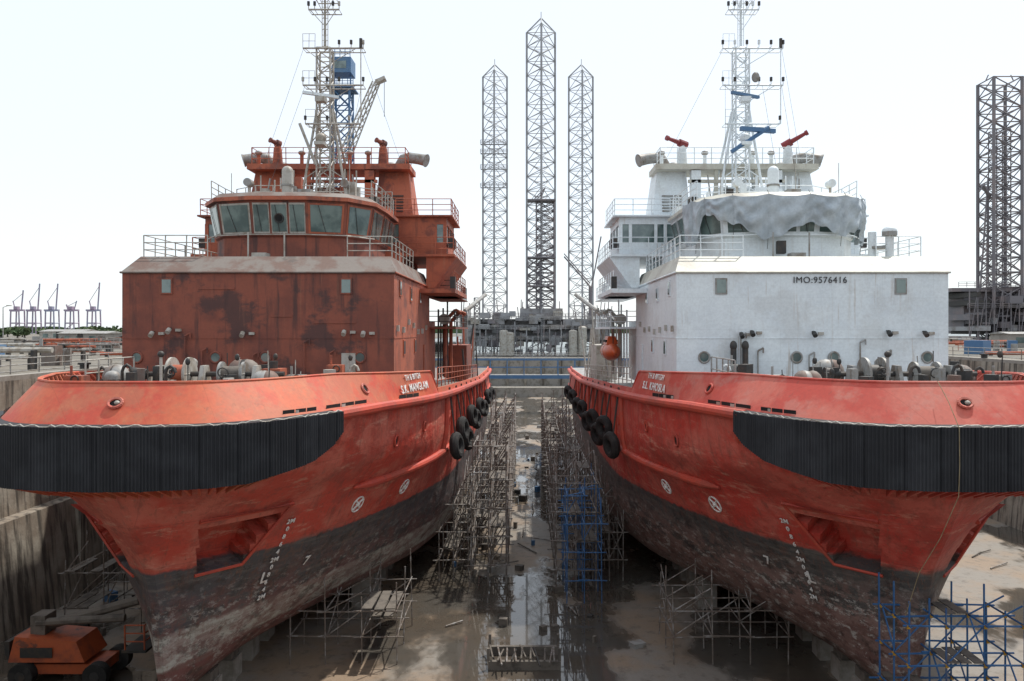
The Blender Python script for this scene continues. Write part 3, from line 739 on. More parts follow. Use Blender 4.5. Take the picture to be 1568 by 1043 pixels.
    for z in np.arange(17.8,21.3,.35): mb.cyl((-.18,cy,z),(.18,cy,z),.018,mk,4)
    for z,a,b in ((17.5,-1.25,2.5),(15.2,-1.25,2.5),(12.8,-1.1,2.3),(19.9,-.9,1.0),(20.6,-.5,.8)):
        mb.cyl((a,cy-.5,z),(b,cy-.5,z),.055,mk); mb.cyl((a,cy+.3,z),(b,cy+.3,z),.035,mk)
        for x in np.linspace(a,b,6):
            mb.cyl((x,cy-.5,z),(x,cy+.3,z),.02,mk,4)
            if random.random()<.8:
                mb.cyl((x,cy-.5,z),(x,cy-.5,z+.32),.03,mk,5); mb.cyl((x,cy-.5,z+.25),(x,cy-.5,z+.5),.085,'dark' if random.random()<.5 else mk,8)
        mb.cyl((a*.9,cy-.4,z),(0,cy-.4,z-.9),.025,mk,5); mb.cyl((b*.8,cy-.4,z),(0,cy-.4,z-1.2),.025,mk,5)
        if z<18: mb.rail([(a,cy-.5,z),(-.5,cy-.5,z)],mk,.9,.5,.015,2)
    mb.cyl((2.35,cy-.5,12.8),(2.35,cy-.5,17.9),.035,mk,5); mb.cyl((2.35,cy-.5,17.5),(2.35,cy-.5,18.1),.1,'dark',8)
    mb.box(-.3,.3,cy-1.3,cy-.7,14.0,14.3,mk); mb.box(-1.1,1.1,cy-1.15,cy-.95,14.35,14.52,'white' if left else 'bluep',.5)
    mb.box(-.3,.3,cy-1.5,cy-.4,11.3,11.5,mk); mb.sphere((0,cy-1.,11.8),.35,.35,.3,mk)
    if left: mb.cyl((-1.2,cy-1.4,12.6),(-.35,cy-.9,10.2),.09,'pale',8)
    else:
        mb.box(-.5,1.9,cy-1.4,cy-1.15,12.1,12.35,'bluep',.3); mb.cyl((-.9,cy-1.2,10.9),(1.4,cy-1.2,12.4),.13,'bluep')
        mb.sphere((.7,cy-.8,15.6),.25,.22,.32,'grey')
    for a,b in (((2.4,cy-.5,17.5),(4.5,28,10.8)),((-1.2,cy-.5,17.5),(-4.5,28,10.8)),((2.4,cy-.5,15.2),(2.0,21,7.2)),((-1.1,cy-.5,15.2),(-2.2,21,7.2)),((1.2,cy-.5,15.2),(1.0,21,7.2))):
        mb.cyl(a,b,.010,'dark',3,cap=False)
    mb.obj('mast',E)
    # ------------------------------------------------ foredeck gear
    mb=MB(); gk='pale' if left else 'grey'; zd=-2.83
    cx=.0 if left else 1.7; yy=8.
    zc=zd+1.05
    for x,r,kk in ((-1.6,.68,gk),(-.9,.68,gk),(.4,.50,'grey'),(1.3,.50,'grey')):
        mb.cyl((cx+x-.05,yy,zc),(cx+x+.05,yy,zc),r,kk,24)
        for q in range(6):
            t=q*math.pi/3; mb.cyl((cx+x,yy,zc),(cx+x,yy+r*.92*math.cos(t),zc+r*.92*math.sin(t)),.07,kk,6)
    mb.cyl((cx-2.9,yy,zc),(cx+2.9,yy,zc),.11,'dark'); mb.cyl((cx-1.6,yy,zc),(cx-.9,yy,zc),.38,'rust2' if left else 'dark',16)
    mb.cyl((cx+.4,yy,zc),(cx+1.3,yy,zc),.32,'plank',16)
    mb.cyl((cx-3.2,yy,zc),(cx-2.6,yy,zc),.28,'dark',14,r2=.2)
    for x in (-2.1,-.3,1.8):
        mb.hexa([(cx+x-.08,yy-.8,zd),(cx+x+.08,yy-.8,zd),(cx+x+.08,yy+.8,zd),(cx+x-.08,yy+.8,zd),(cx+x-.08,yy-.25,zc+.35),(cx+x+.08,yy-.25,zc+.35),(cx+x+.08,yy+.25,zc+.35),(cx+x-.08,yy+.25,zc+.35)],gk)
    mb.box(cx+1.95,cx+2.7,yy+.1,yy+1.0,zd,zc+.2,'rust2' if left else gk); mb.cyl((cx+2.3,yy+.5,zc+.2),(cx+2.3,yy+.5,zc+.5),.18,'dark',10)
    # chain and brake handwheels
    for x in (-1.3,.8):
        mb.cyl((cx+x,yy-.9,zc),(cx+x,yy-.5,zc),.03,'dark'); mb.torus((cx+x,yy-.95,zc+.1),(0,1,.3),.2,.025,'dark')
    for q in range(10):
        mb.torus((cx-1.25,yy-.7-q*.22,zc+.25-q*.12),(1,0,0) if q%2 else (0,.5,1),.1,.035,'dark',10,5)
    mb.obj('anchor_windlass',E)
    mb=MB()
    FT=[(-4.6,6.5,1.35,'rust2',2),(-3.7,7.4,1.3,'grey',0),(-2.7,6.2,1.5,'dark',1),(3.3,8.3,1.25,'grey',2),(-5.4,9.5,1.25,'dark',1),(5.0,10.5,1.3,'pale',1),(-.6,5.2,1.5,'dark',1),(-1.9,10.5,1.7,'grey',0),(4.2,11.2,1.6,'rust2',2)]
    for x,y,h,k,t in FT:
        if not left: x=-x; k={'rust2':'grey','pale':'white','dark':'dark','grey':'grey'}[k]
        if t==0:
            mb.cyl((x,y,zd),(x,y,zd+h-.25),.12,k,10); mb.sphere((x,y,zd+h-.3),.28,.28,.22,k,half=True); mb.cyl((x,y,zd+h-.3),(x,y,zd+h-.42),.28,k,14)
        elif t==1:
            mb.tube([(x,y,zd),(x,y,zd+h-.25),(x+.06,y,zd+h-.08),(x+.18,y,zd+h),(x+.3,y,zd+h-.08),(x+.36,y,zd+h-.25)],[.06]*6,k,10)
        else:
            mb.box(x-.35,x+.35,y-.3,y+.3,zd,zd+h*.8,k); mb.cyl((x-.2,y,zd+h*.8),(x-.2,y,zd+h+.1),.05,k); mb.torus((x+.1,y-.32,zd+h*.7),(0,1,0),.14,.025,'dark')
    for x,y in ((-3.2,3.8),(3.2,3.8)):
        for d in (-.35,.35):
            mb.cyl((x+d,y,zd),(x+d,y,zd+.85),.17,gk,12); mb.cyl((x+d,y,zd+.85),(x+d,y,zd+.92),.22,gk,12)
    mb.cyl((-.5,4.6,zd),(-.5,4.6,zd+1.9),.05,gk); mb.sphere((-.5,4.6,zd+1.95),.12,.12,.12,'dark')
    mb.rail([(-5.1,8,zd),(-5.1,12,zd)],gk,1.6,1.,.03)
    # canvas covered gear: lumpy covers
    for x,y,sx_,h in ((-4.2,8.6,.55,1.35),(2.9,6.0,.6,1.25),(.4,10.6,.7,1.5)):
        x*=vis
        for q in range(3): mb.sphere((x+random.uniform(-.25,.25),y,zd+h*.62),sx_*random.uniform(.6,.9),.5,h*.42,random.choice(['grey','rustroof','dark']),12,8)
        mb.box(x-sx_*.8,x+sx_*.8,y-.4,y+.4,zd,zd+h*.6,'dark')
    for i in range(16):
        x=random.uniform(-4.8,4.8); y=random.uniform(4.5,11.5)
        mb.box(x-random.uniform(.06,.25),x+random.uniform(.06,.25),y-.2,y+.2,zd,zd+random.uniform(.8,1.4),random.choice([gk,'dark','grey','rustroof','dark']),random.random())
    for i in range(12):
        x=random.uniform(-4.8,4.8); y=random.uniform(4.5,12); h=random.uniform(1.2,2.0); mb.cyl((x,y,zd),(x+random.uniform(-.1,.1),y,zd+h),.022,random.choice([gk,'dark']),5)
        if i%3==0: mb.sphere((x,y,zd+h),.1,.1,.14,'dark',8,6)
    mb.obj('foredeck_fittings',E)
    mb=MB()
    if not left:
        for x,y in ((3.9,16.0),(4.5,15.4)):
            mb.cyl((x,y,zr),(x,y,zr+1.35),.2,'white',14)
        mb.sphere((4.5,15.4,zr+1.3),.36,.36,.3,'white',half=True); mb.cyl((4.5,15.4,zr+1.1),(4.5,15.4,zr+1.3),.36,'grey',16)
        mb.cyl((4.3,15.9,zr+.5),(4.3,15.9,zr+.62),.5,'grey',16)
    for x in (.6,-1.2): mb.cyl((x,15.6,zr),(x,15.6,zr+1.3),.04,gk)
    mb.box(-.9 if left else -.4,-.2 if left else .3,15.2,15.9,zr,zr+.25,gk)
    if not left: mb.box(-.75,-.35,16.2,16.6,zr+.3,zr+.95,'dark')
    for sg in (1,-1):
        mb.path([(sg*7.2,29.5,-3.2),(sg*7.2,29.5,.6),(sg*7.9,29.2,1.3),(sg*8.3,29.0,1.1)],.13,'rust2' if left else 'pale')
        mb.path([(sg*7.2,33.5,-3.2),(sg*7.2,33.5,.6),(sg*7.9,33.2,1.3),(sg*8.3,33.0,1.1)],.13,'rust2' if left else 'pale')
        for q in range(5):
            y=28+q*1.5; mb.cyl((sg*6.9,y,-3.2),(sg*6.9,y,random.uniform(.4,2.4)),.06,'dark' if left else 'white',6)
        for z in (.2,2.2): mb.rail([(sg*6.3,y1+.2,z),(sg*8.0,y1+.2,z),(sg*8.0,38,z)],'dark' if left else 'white',1.,1.2)
        mb.box(*sorted((sg*6,sg*8.1)),y1,38,.05,.18,'rust' if left else 'white')
        mb.box(*sorted((sg*6,sg*8.1)),y1,38,2.15,2.2,'rust' if left else 'white')
        mb.cyl((sg*7.2,y1+1.2,.7),(sg*7.2,y1+2.6,.7),.35,'pale',14)
        for q in range(9):
            y=36+q*2.2; mb.cyl((sg*random.uniform(7.2,8.2),y,z6(y)),(sg*random.uniform(7.2,8.2),y,random.uniform(-1.5,1.8)),.07,random.choice(['dark','grey','rust2']) if left else random.choice(['pale','grey']),6)
        mb.box(*sorted((sg*6.4,sg*8.0)),38,43,-3.9,-1.2,'rust' if left else 'pale')
        mb.cyl((sg*7.4,44,-4),(sg*7.4,44,1.6),.25,'grey',8); mb.cyl((sg*7.4,44,1.6),(sg*8.9,49,3.2),.18,'grey',8)
    mb.obj('aft_deck_gear',E)
    if not left:
        mb=MB()
        mb.tube([(-7.6,28.6,-1.55),(-7.6,28.9,-1.5),(-7.6,29.8,-1.5),(-7.6,31.2,-1.5),(-7.6,32.6,-1.5),(-7.6,33.6,-1.5),(-7.6,34.0,-1.45)],[.08,.34,.55,.62,.6,.42,.1],'boat',16)
        mb.hexa([(-8.0,30.2,-1.0),(-7.2,30.2,-1.0),(-7.2,32.6,-1.0),(-8.0,32.6,-1.0),(-7.85,30.6,-.45),(-7.35,30.6,-.45),(-7.35,32.3,-.45),(-7.85,32.3,-.45)],'boat')
        mb.box(-8.02,-7.18,30.5,32.2,-.85,-.7,'black'); mb.torus((-7.6,31.2,-1.5),(0,1,0),.63,.03,'text')
        for y in (29.8,33): mb.cyl((-7.6,y,-1.1),(-7.6,y,.9),.03,'dark',5)
        mb.obj('lifeboat',E)
    return E
build_ship(-12.6,'L')
build_ship(13.5,'R')

# ---------------------------------------------------------------- dock & ground
XL,XR,YE=-24.3,35.7,178.
mb=MB(); mb.add([(-40,0,FLOOR),(50,0,FLOOR),(50,YE+4,FLOOR),(-40,YE+4,FLOOR)],[(0,1,2,3)],'floor'); mb.obj('dock_floor')
mb=MB()
for x,sg in ((XL,-1),(XR,1)):
    prof=[(x,FLOOR-.1),(x+sg*.5,-9.2),(x+sg*1.1,-9.15),(x+sg*1.3,-5.6),(x+sg*1.9,-5.55),(x+sg*2.0,QUAY)]
    ys=np.linspace(3,YE,40)
    V=[(px,y,pz) for y in ys for px,pz in prof]; n=len(prof)
    mb.add(V,[(i*n+j,(i+1)*n+j,(i+1)*n+j+1,i*n+j+1) for i in range(len(ys)-1) for j in range(n-1)],'conc')
    for y in np.arange(8,YE,9): mb.box(*sorted((x+sg*.1,x+sg*.9)),y-.3,y+.3,FLOOR,-9.3,'conc')
mb.box(XL-3,XR+3,2.,3.,FLOOR-.1,QUAY-.01,'conc'); mb.obj('dock_wall',angle=30)
mb=MB(); a,b=XL-2.0,XR+2.0
def gq(x0,x1,y0,y1): mb.add([(x0,y0,QUAY),(x1,y0,QUAY),(x1,y1,QUAY),(x0,y1,QUAY)],[(0,1,2,3)],'quay')
gq(-900,a,-300,520); gq(b,900,-300,190); gq(a,b,-300,2.0)
mb.box(a-.8,a,3,YE,QUAY,QUAY+.25,'conc2'); mb.box(b,b+.8,3,YE,QUAY,QUAY+.25,'conc2')
mb.obj('ground')
mb=MB(); mb.add([(-9000,YE+3,-7.5),(9000,YE+3,-7.5),(9000,12000,-7.5),(-9000,12000,-7.5)],[(0,1,2,3)],'water'); mb.obj('water')
mb=MB(); mb.box(XL-2,XR+2,YE,YE+3.5,FLOOR,-6.3,'conc2')
for x in np.arange(XL,XR,4): mb.box(x,x+.5,YE-.5,YE,FLOOR,-6.4,'conc')
mb.box(XL-1,XR+1,YE-6,YE-.51,FLOOR,-12.5,'conc2')
mb.rail([(XL,YE+.3,-6.3),(XR,YE+.3,-6.3)],'grey',1.1,3,.05); mb.obj('dock_gate')
mb=MB(); Y=140
for y in (Y,Y+2.5):
    mb.box(XL-1.9,XR+1.9,y-.15,y+.15,-8.6,-8.0,'bluep'); mb.box(XL-1.9,XR+1.9,y-.1,y+.1,-5.4,-5.15,'bluep')
    for x in np.arange(XL,XR,3): mb.cyl((x,y,-8.1),(x,y,-5.2),.08,'bluep',5); 
    mb.box(XL,XR,y-.03,y+.03,-6.7,-6.6,'bluep')
mb.box(XL-1.9,XR+1.9,Y,Y+2.5,-8.05,-7.95,'grey'); mb.obj('footbridge')
for X in (-12.6,13.5):
    mb=MB()
    for s in np.arange(7,68,2.2):
        mb.box(X-.6,X+.6,24+s-.5,24+s+.5,FLOOR,FLOOR+.9,'conc2'); mb.box(X-.5,X+.5,24+s-.45,24+s+.45,FLOOR+.9,FLOOR+1.3,'plank')
        if s>16:
            for d in (-4,4): mb.box(X+d-.5,X+d+.5,24+s-.4,24+s+.4,FLOOR,FLOOR+1.6,'conc2')
    mb.obj('keel_blocks')

# ---------------------------------------------------------------- scaffolding
def scaffold(x0,x1,y0,y1,z1,bx,by,bz,k,name='scaffolding',plank=.5,r=.03,jag=1.5,clamps=None,diag=.5):
    mb=MB(); xs=np.linspace(x0,x1,max(2,round((x1-x0)/bx)+1)); ys=np.linspace(y0,y1,max(2,round((y1-y0)/by)+1))
    zs=np.arange(FLOOR+1.2,z1+.01,bz); tops={}
    for i,x in enumerate(xs):
        for j,y in enumerate(ys):
            tp=z1+random.uniform(-jag,.9); tops[i,j]=tp
            mb.cyl((x+random.uniform(-.04,.04),y,FLOOR),(x+random.uniform(-.06,.06),y,tp),r,k,5)
            if clamps:
                for z in zs:
                    if z<tp: mb.box(x-.05,x+.05,y-.05,y+.05,z-.06,z+.06,clamps)
    for z in zs:
        for j,y in enumerate(ys):
            for i in range(len(xs)-1):
                if z<min(tops[i,j],tops[i+1,j]):
                    mb.cyl((xs[i]-.15-random.random()*.25,y,z+random.uniform(-.05,.05)),(xs[i+1]+.15+random.random()*.25,y,z),r,k,5)
                    if random.random()<diag*.6: mb.cyl((xs[i],y+.05,z),(xs[i+1],y+.05,min(z+bz,z1)),r*.9,k,5)
        for i,x in enumerate(xs):
            for j in range(len(ys)-1):
                if z<min(tops[i,j],tops[i,j+1]):
                    mb.cyl((x,ys[j]-.2,z+.05),(x,ys[j+1]+.2,z+.05),r,k,5)
                    if random.random()<diag*.6: mb.cyl((x+.05,ys[j],z),(x+.05,ys[j+1],min(z+bz,z1)),r*.9,k,5)
        for i in range(len(xs)-1):
            for j in range(len(ys)-1):
                if z<z1-.3 and random.random()<plank:
                    for q in range(3):
                        if random.random()<.25: continue
                        xa=xs[i]+(xs[i+1]-xs[i])*(q+.1)/3; xb=xa+(xs[i+1]-xs[i])/3*.8
                        mb.box(xa,xb,ys[j]-.25*random.random(),ys[j+1]+.25*random.random(),z+.09,z+.13,'plank',random.uniform(-.03,.03))
    mb.obj(name)
scaffold(-3.1,-1.1,45,86,-6.9,1.0,2.2,1.6,'scaf',plank=.18,r=.036,diag=.9,jag=2.0)
scaffold(1.7,3.9,44,86,-7.0,1.1,2.2,1.6,'scaf',plank=.18,r=.036,diag=.9,jag=2.0)
scaffold(2.2,4.0,42.2,48,-8.6,.9,1.9,1.5,'blue',plank=.1,diag=.6,r=.028)
scaffold(-5.0,-3.3,46,62,-9.0,.85,2.2,1.6,'scaf',plank=.25,r=.034,diag=.9)
scaffold(4.0,5.6,46,62,-9.2,.8,2.2,1.6,'scaf',plank=.25,r=.034,diag=.9)
scaffold(-10.2,-5.6,34.5,39,-11.4,1.5,2.2,1.1,'scaf',plank=.25,jag=.5,diag=.9)
scaffold(6.4,11.4,34.5,38,-11.2,1.6,1.8,1.1,'scaf',plank=.25,jag=.5,diag=.9)
scaffold(12.3,16.0,25.6,27.6,-8.9,1.3,1.1,1.25,'blue',plank=.2,r=.033,jag=.7,clamps='yellow',diag=.35)
scaffold(-22,-16.5,38,46,-10.6,1.8,2.2,1.7,'scaf',plank=.2)

# ---------------------------------------------------------------- boom lift
mb=MB(); bx,by,bz=-18.9,33.2,FLOOR
for dx in (-1.5,1.5):
    for dy in (-.9,.9): mb.cyl((bx+dx,by+dy-.2,bz+.5),(bx+dx,by+dy+.2,bz+.5),.5,'tyre',18); mb.cyl((bx+dx,by+dy-.22,bz+.5),(bx+dx,by+dy+.22,bz+.5),.2,'dark',10)
mb.box(bx-1.6,bx+1.6,by-.7,by+.7,bz+.45,bz+.85,'orange')
mb.hexa([(bx-2.1,by-.9,bz+1.0),(bx+1.0,by-.9,bz+1.0),(bx+1.0,by+.9,bz+1.0),(bx-2.1,by+.9,bz+1.0),(bx-1.9,by-.8,bz+2.0),(bx+.6,by-.8,bz+1.8),(bx+.6,by+.8,bz+1.8),(bx-1.9,by+.8,bz+2.0)],'orange')
mb.box(bx-1.6,bx-.3,by-.93,by-.9,bz+1.2,bz+1.6,'dark')
mb.box(bx-2.3,bx-2.11,by-.8,by+.8,bz+1.05,bz+1.8,'dark'); mb.cyl((bx,by,bz+.8),(bx,by,bz+1.05),.5,'dark',14)
mb.cyl((bx-1.2,by,bz+2.15),(bx+2.6,by+.4,bz+3.1),.2,'plank',8); mb.cyl((bx-1.3,by-.3,bz+2.4),(bx+2.2,by,bz+2.5),.16,'plank',8); mb.box(bx-1.5,bx-.9,by-.4,by+.4,bz+1.9,bz+2.7,'plank')
mb.rail([(bx+2.5,by-.6,bz+1.4),(bx+3.3,by-.6,bz+1.4),(bx+3.3,by+.9,bz+1.4)],'orange',1.,.8,.03); mb.box(bx+2.4,bx+3.4,by-.7,by+1,bz+1.3,bz+1.4,'dark')
mb.obj('boom_lift')
mb=MB()
for i in range(14): 
    x=-1.4+i*.2; mb.cyl((x,33.2+random.random()*.8,FLOOR+.45+random.random()*.12),(x+random.uniform(-.3,.3),35.0+random.random()*.6,FLOOR+.45),.04,random.choice(['plank','scaf','dark']),6)
for y in (34,35.6): mb.box(-1.6,1.5,y-.1,y+.1,FLOOR,FLOOR+.37,'plank')
for x in (-1.6,1.45): 
    for y in (34,35.6): mb.box(x-.06,x+.06,y-.06,y+.06,FLOOR+.37,FLOOR+.9,'plank')
mb.obj('pipe_rack')
mb=MB()
for i in range(170):
    y=random.uniform(36,120); x=random.choice([random.uniform(-5,5),random.uniform(-5,5),random.uniform(-23,-19),random.uniform(22,34)])
    z=FLOOR+.06
    if random.random()<.5: a=random.random()*3; l=random.uniform(.5,2.5); mb.cyl((x,y,z),(x+l*math.cos(a),y+l*math.sin(a),z+.05),.04,random.choice(['scaf','plank']),5)
    else: w=random.uniform(.12,.5); mb.box(x,x+w,y,y+w*1.3,FLOOR,FLOOR+random.uniform(.1,.5),random.choice(['plank','dark','grey','plank','bluep']),random.random()*3)
mb.obj('floor_debris')

# ---------------------------------------------------------------- jack-up rig legs
def leg(mb,cx,cy,w,z0,z1,k,bay=5.2,rc=.32,rb=.11):
    h=w*.866
    ch=[(cx-w/2,cy+h*.35),(cx,cy-h*.65),(cx+w/2,cy+h*.35)]
    mb.lattice(ch,z0,z1,bay,rc,rb,k,xb=True)
    n=round((z1-z0)/bay); bh=(z1-z0)/n
    for i in range(n):
        z=z0+(i+.5)*bh
        ms=[((ch[j][0]+ch[(j+1)%3][0])/2,(ch[j][1]+ch[(j+1)%3][1])/2) for j in range(3)]
        for j in range(3): mb.cyl((*ms[j],z),(*ms[(j+1)%3],z),rb*.7,k,4)
    for c in ch: mb.cyl((c[0],c[1],z1),(cx,cy,z1+3.2),.2,k,5)
    mb.cyl((cx,cy,z1+3),(cx,cy,z1+5),.1,k,4)
E=empty('jackup_rig',(0,0,0))
mb=MB(); leg(mb,-10.2,262,8.0,-10,84,'rig',4.4); leg(mb,18.3,262,8.0,-10,84,'rig',4.4); leg(mb,4.4,228,8.2,-10,86,'rig',4.2)
for z in (46,52,57,60): 
    mb.rail([(-14.6,257,z),(-5.8,257,z)],'rig',1.3,1.6,.08); mb.box(-14.6,-5.8,257,258,z-.2,z,'rig')
mb.obj('legs',E)
mb=MB()
mb.box(-18,24,226,268,-3.5,3.0,'righ')
mb.box(-16,22,225.2,226,-2.5,-.5,'rig')
random.seed(21)
for i in range(110):
    x=random.uniform(-18,23); w=random.uniform(.8,3.2); z=random.uniform(-7,4); mb.box(x,x+w,221+random.uniform(-2,4),229+random.random(),z,z+random.uniform(.4,2.0),random.choice(['righ','rigd','rig','righ','rig','pale']))
for x in np.arange(-19,24,1.6): mb.cyl((x,219.5,-12),(x,219.5,random.uniform(-3,5)),.16,random.choice(['rigd','righ','rig']),6); mb.cyl((x,219.5,-12),(x+2.1,219.5,-3),.1,'rigd',5)
for z in (-6,-3,0,2.5): mb.rail([(-19,219,z),(23,219,z)],'righ',1.2,1.5,.06)
for x,h in ((-6,4),(-4.3,3.4),(13.0,4),(15.5,5)): mb.cyl((x,218,-7),(x,218,-7+h+2.5),1.2,'pale',14); mb.sphere((x,218,-7+h+2.5),1.2,1.2,.5,'pale',half=True)
for i in range(40):
    x=random.uniform(-20,26); mb.cyl((x,230,0),(x+random.uniform(-1,1),230,random.uniform(4,9)),.13,'rigd',5)
mb.rail([(-20,222,3.2),(24,222,3.2)],'rigd',1.4,2,.06)
mb.box(-20,24,219.5,222,-7.9,-7.2,'rigd')
mb.box(4.4-6,4.4+6,224,232,3,6,'righ')
mb.lattice([(.5,222),(4,222),(4,225),(.5,225)],6,20,2.4,.16,.1,'rigd')
mb.lattice([(3,223),(8,223),(8,226),(3,226)],6,36,2.6,.2,.12,'rigd')
for z in (12,20,36): mb.box(.5,8.3,221.5,226,z,z+.4,'rigd')
for a_ in range(3): mb.cyl((2+a_,222,36),(5.5,224,40),.15,'rigd',5)
mb.lattice([(-14.5,224),(-13,224),(-13,225.5),(-14.5,225.5)],0,9,1.5,.14,.08,'rigd'); mb.cyl((-14,224,7),(-21,222,2),.25,'rigd',5)
mb.cyl((18,222,3),(18,222,12),.5,'rigd',8); mb.cyl((18,222,12),(10.5,218,20),.22,'rigd',5); mb.cyl((18,223,13),(10.5,218,20.8),.16,'rigd',5)
mb.cyl((18,222,10),(21,222,26),.2,'rigd',5)
mb.obj('platform',E)
E2=empty('jackup_rig',(0,0,0))
mb=MB(); cx,cy,w=119,200,7.0
mb.lattice([(cx-w/2,cy-w/2),(cx+w/2,cy-w/2),(cx+w/2,cy+w/2),(cx-w/2,cy+w/2)],-8,62.5,3.7,.42,.17,'rigd')
mb.lattice([(cx-w/4,cy-w/4),(cx+w/4,cy-w/4),(cx+w/4,cy+w/4),(cx-w/4,cy+w/4)],-8,50,2.4,.14,.08,'rigd')
for dx in (-w/2,w/2): mb.cyl((cx+dx,cy,62.5),(cx+dx*.8,cy,64),.15,'rigd',5)
mb.obj('legs',E2)
mb=MB()
for i in range(110):
    x=random.uniform(108,150); w=random.uniform(.6,3.5); z=random.uniform(-5,9); mb.box(x,x+w,194+random.uniform(-3,2),206,z,z+random.uniform(.4,1.8),random.choice(['righ','rigd','rigd','dark']))
mb.box(106,160,198,215,9.5,10.4,'rigd'); mb.box(110,160,200,215,-1,9.4,'rigd')
for x in np.arange(107,150,2.0): mb.cyl((x,192,-3),(x,192,9.6),.15,'rigd',5); mb.cyl((x,192,-3),(x+2.0,192,9.6),.1,'rigd',5)
mb.rail([(106,195,10.4),(150,195,10.4)],'rigd',1.3,2,.06); mb.rail([(106,191,5),(150,191,5)],'rigd',1.3,2,.06)
mb.cyl((113,198,10),(115,198,38),.22,'rigd',6); mb.cyl((114.6,198,10),(115,198,38),.22,'rigd',6)
mb.cyl((115.3,198,33),(112.5,196,35.6),.45,'rigd',6); mb.cyl((112.5,196,35.6),(111.6,196,34.0),.22,'rigd',6)
for i in range(14):
    z=11+i*1.8; mb.cyl((113.2+z*.04,198,z),(114.9,198,z+1.4),.08,'rigd',4)
mb.obj('platform',E2)

# ---------------------------------------------------------------- crane behind left ship (on quay)
mb=MB(); cx,cy=-27.6,120
mb.lattice([(cx-1.3,cy-1.3),(cx+1.3,cy-1.3),(cx+1.3,cy+1.3),(cx-1.3,cy+1.3)],QUAY,36,2.6,.16,.09,'bluep')
mb.box(cx-1.3,cx+1.6,cy-1.6,cy+1.6,38.3,40.6,'bluep'); mb.box(cx-1.0,cx+.9,cy-1.65,cy-1.61,38.9,40.0,'glass')
mb.rail([(cx-2,cy-1.9,36.2),(cx+2,cy-1.9,36.2)],'bluep',1.1,.8,.05); mb.rail([(cx-1.5,cy-1.7,40.6),(cx+1.5,cy-1.7,40.6)],'bluep',1.1,.8,.05)
mb.box(cx-2,cx+2,cy-2,cy+2,36,36.2,'bluep')
for dx in (-1.2,1.2): mb.cyl((cx+dx,cy,36),(cx+dx,cy,38.4),.12,'bluep',5)
def jib(p,q,w,k):
    p=Vector(p);q=Vector(q);d=(q-p).normalized();a=d.orthogonal().normalized()*w;b=d.cross(a); n=14
    cs=[(a+b),(a-b),(-a-b),(-a+b)]
    for c in cs: mb.cyl(p+c,q+c*.5,.11,k,5)
    for i in range(n):
        for j in range(4):
            u=i/n;v=(i+1)/n; mb.cyl(p.lerp(q,u)+cs[j]*(1-.5*u),p.lerp(q,v)+cs[(j+1)%4]*(1-.5*v),.06,k,4)
jib((cx-1,cy-4,20),(cx+5.8,cy-4,36.0),.8,'pale')
mb.cyl((cx+5.8,cy-4,36.0),(cx+7.2,cy-4,36.6),.5,'pale',6); mb.cyl((cx+7,cy-4,36.4),(cx+7,cy-4,31),.04,'dark',4)
mb.obj('dockside_crane')

# ---------------------------------------------------------------- far port gantry cranes
def gantry(cx,cy,s,flip,top):
    mb=MB(); k='crp'
    for dx in (-10,10):
        for dy in (-8,8): mb.cyl((cx+dx*s,cy+dy,-8),(cx+dx*s*.85,cy+dy,42*s),1.3,k,5)
        mb.cyl((cx+dx*s,cy-8,14*s),(cx+dx*s,cy+8,14*s),1.0,k,5)
    for z in (14,40): mb.box(cx-10*s,cx+10*s,cy-9,cy-7,z*s-1.2,z*s+1.2,k)
    mb.cyl((cx-10*s,cy-8,0),(cx+9*s,cy-8,14*s),.7,k,5)
    mb.cyl((cx-4*s*flip,cy,40*s),(cx-10*s*flip,cy,62*s),1.0,k,5)
    mb.cyl((cx+8*s*flip,cy,42*s),(cx+12*s*flip,cy,top),1.3,k,5); mb.cyl((cx-10*s*flip,cy,60*s),(cx+11*s*flip,cy,top*.92),.5,k,5)
    mb.box(cx-16*s,cx+14*s,cy-3,cy+3,40*s,43.5*s,k); mb.box(cx-6*s,cx+2*s,cy-4,cy+4,43.5*s,50*s,k); mb.obj('port_gantry_crane')
for cx,f,t in ((-925,1,72),(-895,1,84),(-862,1,84),(-826,-1,46),(-786,1,86)): gantry(cx,1450,.85,f,t)
mb=MB()
random.seed(3)
xs=np.linspace(-1500,1500,120); V=[]
for x in xs: h=random.uniform(2,9); V+=[(x,1700,-8),(x,1700,h)]
mb.add(V,[(2*i,2*i+2,2*i+3,2*i+1) for i in range(119)],'leaf'); mb.obj('distant_shore_hills')

# ---------------------------------------------------------------- trees in distance
def trees(x0,x1,y,n,hmin,hmax,base):
    mb=MB(); random.seed(int(y)+n)
    V=[];F=[]
    for i in range(n):
        x=random.uniform(x0,x1); yy=y+random.uniform(-20,30); h=random.uniform(hmin,hmax); r=h*.55
        mb.cyl((x,yy,base),(x,yy,base+h*.5),.3,'plank',5,r2=.15)
        for a in range(3): mb.cyl((x,yy,base+h*.35),(x+random.uniform(-r,r)*.6,yy+random.uniform(-r,r)*.6,base+h*.75),.14,'plank',4)
        for q in range(110):
            d=Vector((random.gauss(0,1),random.gauss(0,1),random.gauss(0,1))).normalized()*random.uniform(.5,1)
            c=Vector((x+d.x*r,yy+d.y*r,base+h*.66+d.z*h*.36)); e=random.uniform(.35,.8)
            u=Vector((random.uniform(-1,1),random.uniform(-1,1),random.uniform(-1,1)))*e; w=Vector((random.uniform(-1,1),random.uniform(-1,1),random.uniform(-1,1)))*e
            o=len(V); V+=[c-u,c+w,c+u,c-w]; F.append((o,o+1,o+2,o+3))
    mb.add(V,F,'leaf'); mb.obj('distant_tree_row')
trees(-250,-130,260,70,2.0,4.0,QUAY)
trees(140,200,185,14,3,5,QUAY)

